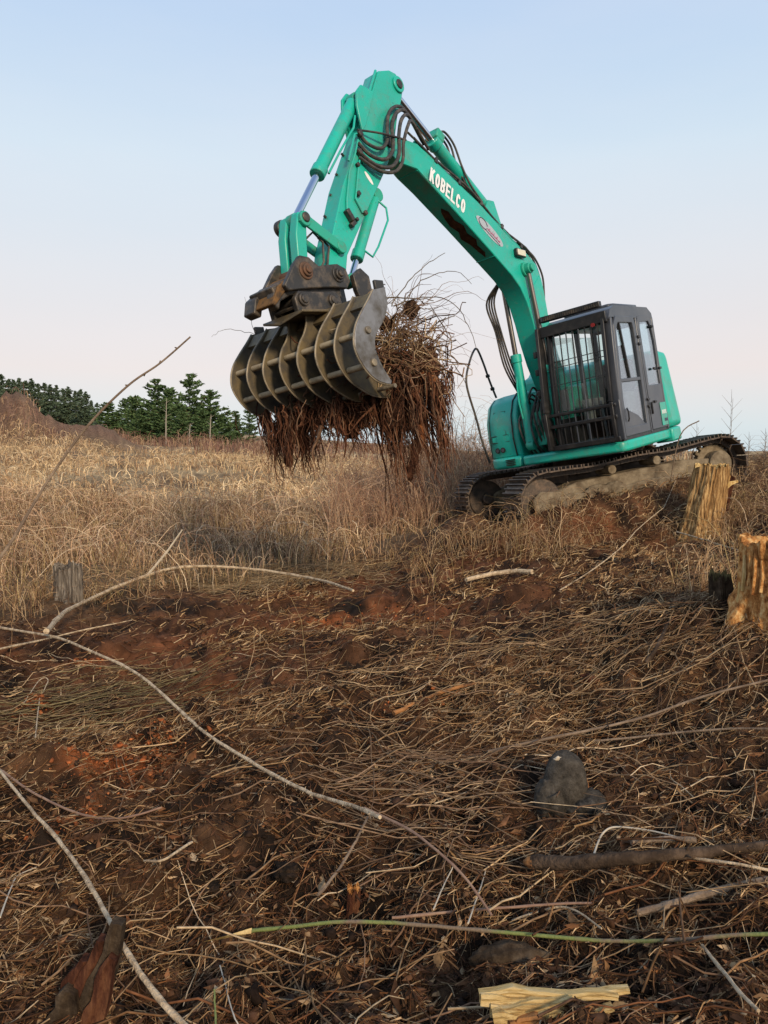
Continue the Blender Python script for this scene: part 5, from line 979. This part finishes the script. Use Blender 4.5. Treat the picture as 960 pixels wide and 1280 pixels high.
o, q = stick('branch', 'long pale bare branch arching over the edge of the dead grass', [(58, 785), (85, 765), (130, 742), (185, 718), (230, 708), (290, 709), (350, 716), (400, 726), (442, 736)], .020, .013, 'pale', 'branch', thorns=44, lift=.20)
b_ = MB(); pa, pb = at_depth(185, 718, q[18].y), at_depth(228, 662, q[18].y + .05); b_.tube([pa - o.location, (pa + pb) / 2 - o.location + V3((.02, 0, 0)), pb - o.location], [.016, .013, .008], 6); b_.build('side_twig', WC['white'], o, smooth=True)
side_twig(o, (303, 711), (336, 731), .010)
stick('bramble_cane', 'long thorny cane running from the left edge down to the centre', [(-20, 784), (60, 793), (110, 812), (170, 840), (215, 880), (255, 915), (310, 950), (370, 985), (430, 1005), (475, 1016)], .010, .007, 'pale', 'cane', thorns=60, lift=.20)
stick('bramble_cane', 'thin cane curving on from the centre to the broken stub', [(455, 1012), (505, 1032), (545, 1062), (585, 1100), (615, 1148)], .006, .004, 'red', 'cane', lift=.10)
stick('pale_stick', 'thick pale stick lying diagonally in the bottom left corner', [(-10, 952), (30, 1000), (80, 1060), (118, 1115), (150, 1175), (190, 1235), (240, 1295)], .0065, .0088, 'pale', 'stick', sides=10, lift=.10, thorns=14)
stick('thin_cane', 'thin brown cane curving right from the head of the thick pale stick', [(0, 962), (40, 990), (85, 1012), (130, 1025), (170, 1018), (202, 1009)], .006, .004, 'red', 'cane')
o, q = stick('green_stem', 'green and brown stem lying across the foreground with a torn end', [(315, 1166), (380, 1156), (440, 1151), (520, 1156), (600, 1163), (680, 1170), (750, 1176), (820, 1177), (900, 1171), (975, 1163)], .0062, .0058, 'green', 'stem', sides=10, thorns=16, lift=.07)
b_ = MB(); e0 = q[0]; e1 = at_depth(252, 1178, e0.y - .01); b_.add([p - o.location for p in (e0 + V3((0, 0, .011)), e0 + V3((0, -.012, -.002)), e0 + V3((0, .01, -.01)), e1 + V3((0, 0, .001)), e0.lerp(e1, .5) + V3((0, -.012, .011)), e0.lerp(e1, .55) + V3((0, .006, -.009)))], [(0, 1, 4), (1, 2, 5, 4), (4, 5, 3), (0, 4, 3, 5, 2), (0, 2, 1)]); b_.build('torn_end', WC['yellow'], o)
o, q = stick('log', 'muddy log with a fresh orange broken end', [(668, 1083), (730, 1076), (800, 1070), (870, 1066), (975, 1056)], .025, .018, 'dark', 'log', sides=12, thorns=8)
b_ = MB(); e0 = q[0]; dv = (q[0] - q[4]).normalized(); b_.tube([e0 - o.location - dv * .01, e0 - o.location + dv * .012, e0 - o.location + dv * .035], [.0255, .022, .009], 9); b_.build('broken_end', WC['orange'], o)
stick('branch', 'grey branch reaching in from the right edge above the green stem', [(795, 1143), (840, 1130), (890, 1118), (985, 1108)], .012, .014, 'grey', 'branch')
stick('bent_twig', 'pale twig bent like a knee beside the muddy log', [(742, 1070), (752, 1044), (770, 1033), (810, 1040), (868, 1049)], .004, .003, 'white', 'twig', lift=.05)
stick('bent_twig', 'pale twig running right over the muddy log', [(845, 1069), (890, 1076), (930, 1080), (975, 1092)], .005, .005, 'pale', 'twig')
stick('short_stick', 'short grey stick lying just above the muddy log', [(790, 1052), (830, 1050), (870, 1048)], .011, .010, 'grey', 'stick')
stick('broken_stick', 'peeled orange stick in the litter at the middle of the clearing', [(492, 894), (520, 880), (545, 868), (575, 858), (600, 853)], .013, .008, 'orange', 'stick')
stick('short_stick', 'pale stick lying below the front of the tracks', [(582, 726), (610, 718), (640, 714), (665, 714)], .022, .026, 'pale', 'stick')
stick('long_cane', 'long cane lying above the grey muddy root stump', [(610, 940), (700, 920), (780, 905), (860, 880), (970, 840)], .008, .006, 'grey', 'cane')
stick('long_cane', 'thin cane reaching the right edge level with the stump', [(740, 930), (820, 918), (900, 912), (975, 908)], .006, .005, 'grey', 'cane')
stick('brown_branch', 'dark branch slanting down left below the torn stump', [(855, 740), (838, 775), (822, 805), (808, 832)], .010, .013, 'dark', 'branch')
stick('pale_twig', 'white twig forked at the left edge low in the picture', [(0, 1145), (12, 1115), (22, 1095), (45, 1085)], .003, .002, 'white', 'twig')
stick('straw_cane', 'upright straw standing at the bottom edge left of the centre', [(300, 1290), (290, 1255), (275, 1215)], .002, .0018, 'white', 'straw')
stick('straw_cane', 'green straw stub beside the upright straw at the bottom', [(270, 1290), (269, 1262), (268, 1235)], .0028, .0025, 'green', 'straw')
stick('pale_twig', 'pale twig crossing the canes below the centre, steeper of the two', [(585, 1150), (598, 1120), (607, 1088)], .003, .0022, 'white', 'twig')
stick('pale_twig', 'pale twig crossing the canes below the centre, nearer the middle', [(542, 1135), (556, 1105), (572, 1075)], .0028, .002, 'white', 'twig')
stick('torn_twig', 'short pale twig beside a black wet clod', [(180, 1080), (205, 1070), (240, 1055)], .004, .005, 'pale', 'twig')
stick('bent_cane', 'bent pale cane over the small orange clay spot', [(44, 918), (50, 885), (60, 848), (48, 852), (30, 880)], .004, .003, 'pale', 'cane')
stick('lower_cane', 'thorny cane lying just above the green stem', [(490, 1148), (560, 1140), (620, 1136), (690, 1130), (740, 1128)], .005, .004, 'red', 'cane', thorns=14)
stick('lower_cane', 'pale cane crossing the thorny cane above the green stem', [(640, 1155), (690, 1132), (720, 1140), (752, 1158)], .0035, .003, 'pale', 'cane')
stick('corner_stick', 'pale twig lying in the bottom right corner', [(878, 1185), (905, 1215), (925, 1240), (948, 1262)], .005, .005, 'pale', 'twig')
stick('stub_stick', 'grey stick leaning on the upright broken stub', [(398, 1120), (425, 1085), (445, 1050), (460, 1020)], .006, .0045, 'grey', 'stick')
stick('stump_twig', 'pale twig lying from the splintered stump toward the torn stump', [(845, 664), (870, 672), (900, 682), (935, 690)], .010, .007, 'pale', 'twig')
stick('upper_cane', 'long thin cane slanting up from the litter past the near track', [(700, 740), (760, 700), (830, 640), (905, 590)], .006, .004, 'pale', 'cane')
stick('edge_cane', 'straight cane at the left edge pointing at the long pale branch', [(-10, 812), (40, 803), (90, 792), (165, 774)], .010, .005, 'pale', 'cane')
# upright cane that leans across the field into the sky
P = [at_depth(-70, 830, 4.0), at_depth(-30, 760, 4.1), at_depth(20, 668, 4.25), at_depth(62, 598, 4.4), at_depth(110, 532, 4.5), at_depth(160, 482, 4.6), at_depth(200, 454, 4.7), at_depth(238, 421, 4.75)]
P[0].z = float(ground(P[0].x, P[0].y)) - .03; Q = smooth_path(P, 6)
b_ = MB(); b_.tube([q - P[0] for q in Q], [.0105 - .0055 * i / len(Q) for i in range(len(Q))], 8)
for i in range(3, len(Q) - 1, 3): dv = V3((random.gauss(0, 1), random.gauss(0, .5), random.gauss(0, 1))).normalized(); b_.tube([Q[i] - P[0], Q[i] - P[0] + dv * .018], [.0075, .003], 5)
o = b_.build('leaning_cane', WC['grey'], smooth=True); o.location = P[0]; tag(o, 'long bare cane leaning from the left edge up into the sky', 'cane')

# ------------------------------------------------------------------ stumps and lumps of wood
def stump(name, label, base, r_, h, mats, seed, lean=(0, 0), jag=.06, ridges=14, flare=.35, rough=.16, cat='stump'):
    from mathutils import noise as NZ
    n_, rows_ = 88, 24; b_ = MB(); vv_ = []; rnd = random.Random(seed)
    tops = [h * (1 + jag * (2.0 * NZ.noise(V3((math.cos(2 * math.pi * k / n_) * 2.1, math.sin(2 * math.pi * k / n_) * 2.1, seed))) + rnd.uniform(-.6, .6))) for k in range(n_)]
    for i in range(rows_):
        u = i / (rows_ - 1)
        for k in range(n_):
            a = 2 * math.pi * k / n_
            rr_ = r_ * (1 + .10 * abs(math.sin(a * 11 + 2.0 * NZ.noise(V3((math.cos(a) * 3, math.sin(a) * 3, u * .8))))) - .06 + flare * (1 - u) ** 3 + .07 * math.sin(a * ridges * .5 + seed + 1.2 * math.sin(u * 4)) * (1.1 - .3 * u) + rough * NZ.noise(V3((math.cos(a) * 1.5, math.sin(a) * 1.5, u * 1.8 + seed))) + rough * .4 * NZ.noise(V3((math.cos(a) * 5, math.sin(a) * 5, u * 6 + seed))) + .05 * NZ.noise(V3((math.cos(a) * 9, math.sin(a) * 9, u * 2 + seed))))
            z = -.1 + (tops[k] + .1) * u; vv_.append((rr_ * math.cos(a) + lean[0] * u * h, rr_ * math.sin(a) + lean[1] * u * h, z))
    ff_ = [(i * n_ + k, i * n_ + (k + 1) % n_, (i + 1) * n_ + (k + 1) % n_, (i + 1) * n_ + k) for i in range(rows_ - 1) for k in range(n_)]
    b_.add(vv_, ff_); t_ = empty(name, base); tag(t_, label, cat); b_.build('bark', mats[0], t_, smooth=True)
    # torn heart wood closing the top
    b_ = MB(); vv_ = []; rows2 = 6
    for i in range(rows2):
        f = 1 - i / rows2
        for k in range(n_):
            a = 2 * math.pi * k / n_; src = (rows_ - 1) * n_ + k
            zz = tops[k] * f + (h * (1 - f)) + jag * h * rnd.uniform(-.55, .55) * (1 if i else .0) - .004
            vv_.append((r_ * .97 * f * math.cos(a) * (1 + .03 * rnd.uniform(-1, 1)) + lean[0] * h, r_ * .97 * f * math.sin(a) + lean[1] * h, zz))
    vv_.append((lean[0] * h, lean[1] * h, h))
    ff_ = [(i * n_ + k, i * n_ + (k + 1) % n_, (i + 1) * n_ + (k + 1) % n_, (i + 1) * n_ + k) for i in range(rows2 - 1) for k in range(n_)] + [((rows2 - 1) * n_ + k, (rows2 - 1) * n_ + (k + 1) % n_, len(vv_) - 1) for k in range(n_)]
    b_.add(vv_, ff_); b_.build('torn_top', mats[1], t_)
    return t_
def splint(t_, pts_, w_, th_, mt_, nm='splinter'):
    """flat fibrous slab along pts_"""
    b_ = MB(); P = [V3(p) for p in pts_]; vv_ = []
    for i, p in enumerate(P):
        d = (P[min(i + 1, len(P) - 1)] - P[max(i - 1, 0)]).normalized(); s_ = d.cross(V3((0, -1, .15))).normalized(); n2 = d.cross(s_)
        k = w_ * (1 - .55 * (i / (len(P) - 1)) ** 2) * random.uniform(.85, 1.15)
        for su, sv in ((-.5, -.5), (-.2, -.65), (.1, -.45), (.5, -.55), (.5, .5), (-.5, .5)): vv_.append(p + s_ * k * su + n2 * th_ * sv)
    m_ = 6; ff_ = [(i * m_ + k, i * m_ + (k + 1) % m_, (i + 1) * m_ + (k + 1) % m_, (i + 1) * m_ + k) for i in range(len(P) - 1) for k in range(m_)] + [tuple(range(m_ - 1, -1, -1)), tuple(range((len(P) - 1) * m_, len(P) * m_))]
    b_.add(vv_, ff_); return b_.build(nm, mt_, t_)
def streak(name, c1, c2, c3, sc=(30, 30, 2.0), rough=.85, bump=.8):
    m = bpy.data.materials.new(name); m.use_nodes = True; t = m.node_tree; b = t.nodes['Principled BSDF']; b.inputs['Roughness'].default_value = rough; b.inputs['Specular IOR Level'].default_value = .08
    tcn = t.nodes.new('ShaderNodeTexCoord'); mp = t.nodes.new('ShaderNodeMapping'); mp.inputs['Scale'].default_value = sc; nz = t.nodes.new('ShaderNodeTexNoise'); nz.inputs['Scale'].default_value = 1.6; nz.inputs['Detail'].default_value = 8; nz.inputs['Roughness'].default_value = .7
    cr = t.nodes.new('ShaderNodeValToRGB'); cr.color_ramp.elements[0].position = .36; cr.color_ramp.elements[0].color = (*c1, 1); cr.color_ramp.elements[1].position = .66; cr.color_ramp.elements[1].color = (*c3, 1); n = cr.color_ramp.elements.new(.5); n.color = (*c2, 1)
    bp = t.nodes.new('ShaderNodeBump'); bp.inputs['Strength'].default_value = bump; bp.inputs['Distance'].default_value = .02
    t.links.new(tcn.outputs['Object'], mp.inputs[0]); t.links.new(mp.outputs[0], nz.inputs['Vector']); t.links.new(nz.outputs['Fac'], cr.inputs[0]); t.links.new(cr.outputs[0], b.inputs['Base Color']); t.links.new(nz.outputs['Fac'], bp.inputs['Height']); t.links.new(bp.outputs[0], b.inputs['Normal']); return m
ST1 = streak('peeling_golden_bark', (.05, .026, .014), (.32, .18, .07), (.70, .48, .22)); ST2 = streak('torn_yellow_wood', (.34, .19, .07), (.60, .40, .15), (.75, .58, .30)); ST3 = streak('torn_orange_wood', (.16, .06, .02), (.52, .24, .075), (.78, .54, .24), (16, 16, 10)); ST4 = streak('weathered_grey_wood', (.035, .028, .022), (.15, .125, .10), (.32, .28, .225)); ST5 = streak('dark_muddy_wood', (.022, .015, .010), (.055, .038, .024), (.11, .08, .052), (9, 9, 8)); ST6 = streak('mossy_brown_wood', (.09, .065, .035), (.16, .13, .055), (.26, .17, .08), (10, 10, 2)); ST7 = streak('rotten_red_wood', (.025, .010, .006), (.075, .028, .016), (.17, .075, .036), (12, 12, 4))
p = on_ground(874, 664); k_ = p.y / 960
p.z = float(ground(p.x, p.y)) - .02
s1 = stump('splintered_stump', 'tall splintered stump with peeling golden bark before the rear of the track', p, .021 * p.y, 82 * k_, (ST1, ST2), 3, lean=(.16, 0), jag=.05, flare=.42)
h1 = 82 * k_
splint(s1, [(.22, -.02, h1 * .45), (.27, -.02, h1 * .7), (.31, -.02, h1 * .86), (.30, -.02, h1 * .97)], .12, .05, ST2); splint(s1, [(.25, .05, h1 * .1), (.28, .05, h1 * .4), (.33, .05, h1 * .72), (.40, .05, h1 * .86)], .20, .10, ST7, 'bark_slab'); splint(s1, [(.26, -.06, h1 * .66), (.34, -.08, h1 * .75), (.43, -.08, h1 * .78)], .06, .03, ST2)
p = V3((2.46, 4.75, 0)); p.z = float(ground(p.x, p.y)) - .10; HB = 1.05 - p.z
s2 = stump('torn_stump', 'broad stump at the right edge with torn orange wood', p, .235, HB, (ST3, ST3), 9, jag=.06, flare=.35, ridges=10, rough=.34)
for k in range(16):
    a = -3.1 + k * .17; z0_ = random.uniform(.08, HB * .55); z1_ = z0_ + random.uniform(.12, .35); q_ = .25; splint(s2, [(q_ * math.cos(a), q_ * math.sin(a), z0_), (q_ * .985 * math.cos(a + .03), q_ * .985 * math.sin(a + .03), (z0_ + z1_) / 2), (q_ * .97 * math.cos(a - .02), q_ * .97 * math.sin(a - .02), min(z1_, HB + .02))], random.uniform(.012, .035), .014, ST2 if k < 2 else ST3)
p = on_ground(905, 762); p.z -= .02; s3 = stump('small_stump', 'small dark stump left of the broad torn stump', p, .07, .24, (ST5, ST6), 15, lean=(-.1, .1), jag=.16, flare=.5)
p = on_ground(86, 752); p.z = float(ground(p.x, p.y)) - .03; s4 = stump('weathered_stump', 'small weathered grey stump in the grass below the leaning cane', p, .145, .40, (ST4, ST4), 21, jag=.12, flare=.25)
# grey muddy root stump
p = on_ground(712, 1022); rs = empty('root_stump', p); tag(rs, 'dark grey muddy root stump standing in the canes', 'stump')
SG = streak('grey_muddy_root', (.032, .028, .023), (.060, .052, .042), (.10, .088, .072), (16, 16, 16)); grime(SG, (.45, .43, .40), 60, .66, .70, .7)
o = link('stump_body', lump_mesh('stump_body', (.098, .09, .17), 41, 4, .10, 1.6, SG, .03), None, rs); o.location = (-.01, .05, .11)
o = link('stump_body', lump_mesh('stump_body', (.09, .08, .075), 44, 4, .25, 2.2, SG, .08), None, rs); o.location = (.075, .0, .04)
o = link('stump_body', lump_mesh('stump_body', (.075, .07, .11), 47, 4, .2, 2.2, SG, .08), None, rs); o.location = (-.075, .02, .06)
for k, (fx_, fz_, fr_) in enumerate(((-.062, .268, .014),)): o = link('fungus_fleck', lump_mesh('fungus_fleck', (fr_, .007, fr_ * .55), 50 + k, 3, .7, 3, WC['white'], .2), None, rs); o.location = (fx_, -.012, fz_); o.rotation_euler = (0, -.5 + .3 * k, 0)
# upright rotten root slab in the lower left corner
p = on_ground(100, 1262); p.z -= .06; rb = empty('rotten_root', p); tag(rb, 'rotten red brown root slab sticking up at the bottom left', 'root')
for k, (x_, w_, h_, mt_) in enumerate(((-.05, .10, .20, ST7), (-.015, .085, .27, ST7), (.015, .07, .33, ST5), (-.06, .09, .13, ST5), (.03, .06, .24, ST7))):
    splint(rb, [(x_ + .10 * u * h_ / .3 + .006 * math.sin(9 * u + k), -.012 * k + .03, h_ * u) for u in np.linspace(0, 1, 8)], w_, .035, mt_, 'slab')
# split pale plank at the bottom edge
p = on_ground(690, 1266); pk = empty('split_wood', p); tag(pk, 'splintered slab of pale yellow wood at the bottom edge', 'wood')
SPW = streak('split_yellow_wood', (.30, .17, .06), (.58, .41, .17), (.72, .56, .30), (3, 40, 40))
for k in range(6):
    y_ = .018 - k * .011; x0, x1 = -.215 + .03 * random.random() + .012 * k, (.215, .18, .09, .16, .02, -.02)[k]
    splint(pk, [(x0 + (x1 - x0) * u, y_ + .004 * math.sin(9 * u + k), .034 - .007 * k + .014 * u + .008 * math.sin(7 * u + 2 * k) + random.uniform(-.003, .003)) for u in np.linspace(0, 1, 10)], .030, .024, SPW if k < 5 else WC['orange'], 'slab')
splint(pk, [(-.04, -.02, .02), (.02, -.02, .045), (.05, -.02, .06)], .016, .012, SPW)
# short muddy log section, upright stub
p = on_ground(637, 1212); o = link('log_section', lump_mesh('log_section', (.12, .055, .055), 91, 4, .22, 2.2, ST5, .08), None); o.location = p + V3((0, 0, .03)); tag(o, 'short dark muddy log section below the green stem', 'log')
p = on_ground(442, 1132); p.z -= .01; s5 = stump('broken_stub', 'small upright broken stub with torn wood on top', p, .024, .075, (ST7, ST3), 33, jag=.25, flare=.4)
HUM = mat('wet_humus', (.014, .010, .007), .95, var=(.045, .028, .018), vscale=30, bump=.9, bscale=60)
# boulder-like clods, one by one
for (px, py, rr_, lb_) in ((660, 805, .11, 'dark earth lump in the litter right of the middle'), (360, 1090, .055, 'black wet clod left of the upright stub'), (258, 1112, .05, 'black wet clod beside the torn twig'), (735, 850, .06, 'reddish stone lying above the long cane')):
    p = on_ground(px, py); o = link('earth_lump', lump_mesh('earth_lump', (rr_, rr_ * .9, rr_ * .55), px, 4, .5, 2.6, HUM if px != 735 else ST7, .14), None); o.location = p; tag(o, lb_, 'clod')
# dead weeds on the skyline right of the machine
for (px, py0, py1, y_, lb_) in ((912, 556, 498, 13.0, 'bare dead weed on the skyline above the rear of the tracks'), (870, 556, 534, 13.2, 'low dead weed just behind the top of the tracks'), (935, 562, 545, 12.5, 'small dead weed at the rear end of the tracks'), (955, 572, 540, 12.8, 'dead weed on the skyline at the right edge')):
    p = at_depth(px, py0, y_); p.z = float(ground(p.x, p.y)); H = at_depth(px, py1, y_).z - p.z; b_ = MB(); b_.tube([(0, 0, -.02), (.01, 0, H * .5), (.03, 0, H)], [.006, .005, .002], 5)
    for k in range(12): zz = H * (.4 + .05 * k); a = k * 2.1; L = H * .14; b_.tube([(.01, 0, zz), (.01 + L * math.cos(a), L * math.sin(a), zz + L * 1.1)], [.0035, .0012], 4)
    o = b_.build('dead_weed', WC['grey']); o.location = p; tag(o, lb_, 'weed')
# thin twig propped against the deck of the machine
P = [at_depth(838, 560, 10.9), at_depth(850, 545, 10.9), at_depth(874, 526, 10.9)]; P[0].z = float(ground(P[0].x, P[0].y)); b_ = MB(); b_.tube([q - P[0] for q in smooth_path(P, 5)], .008, 6); o = b_.build('thin_branch', WC['grey'], smooth=True); o.location = P[0]; tag(o, 'thin bent branch rising behind the counterweight corner', 'branch')
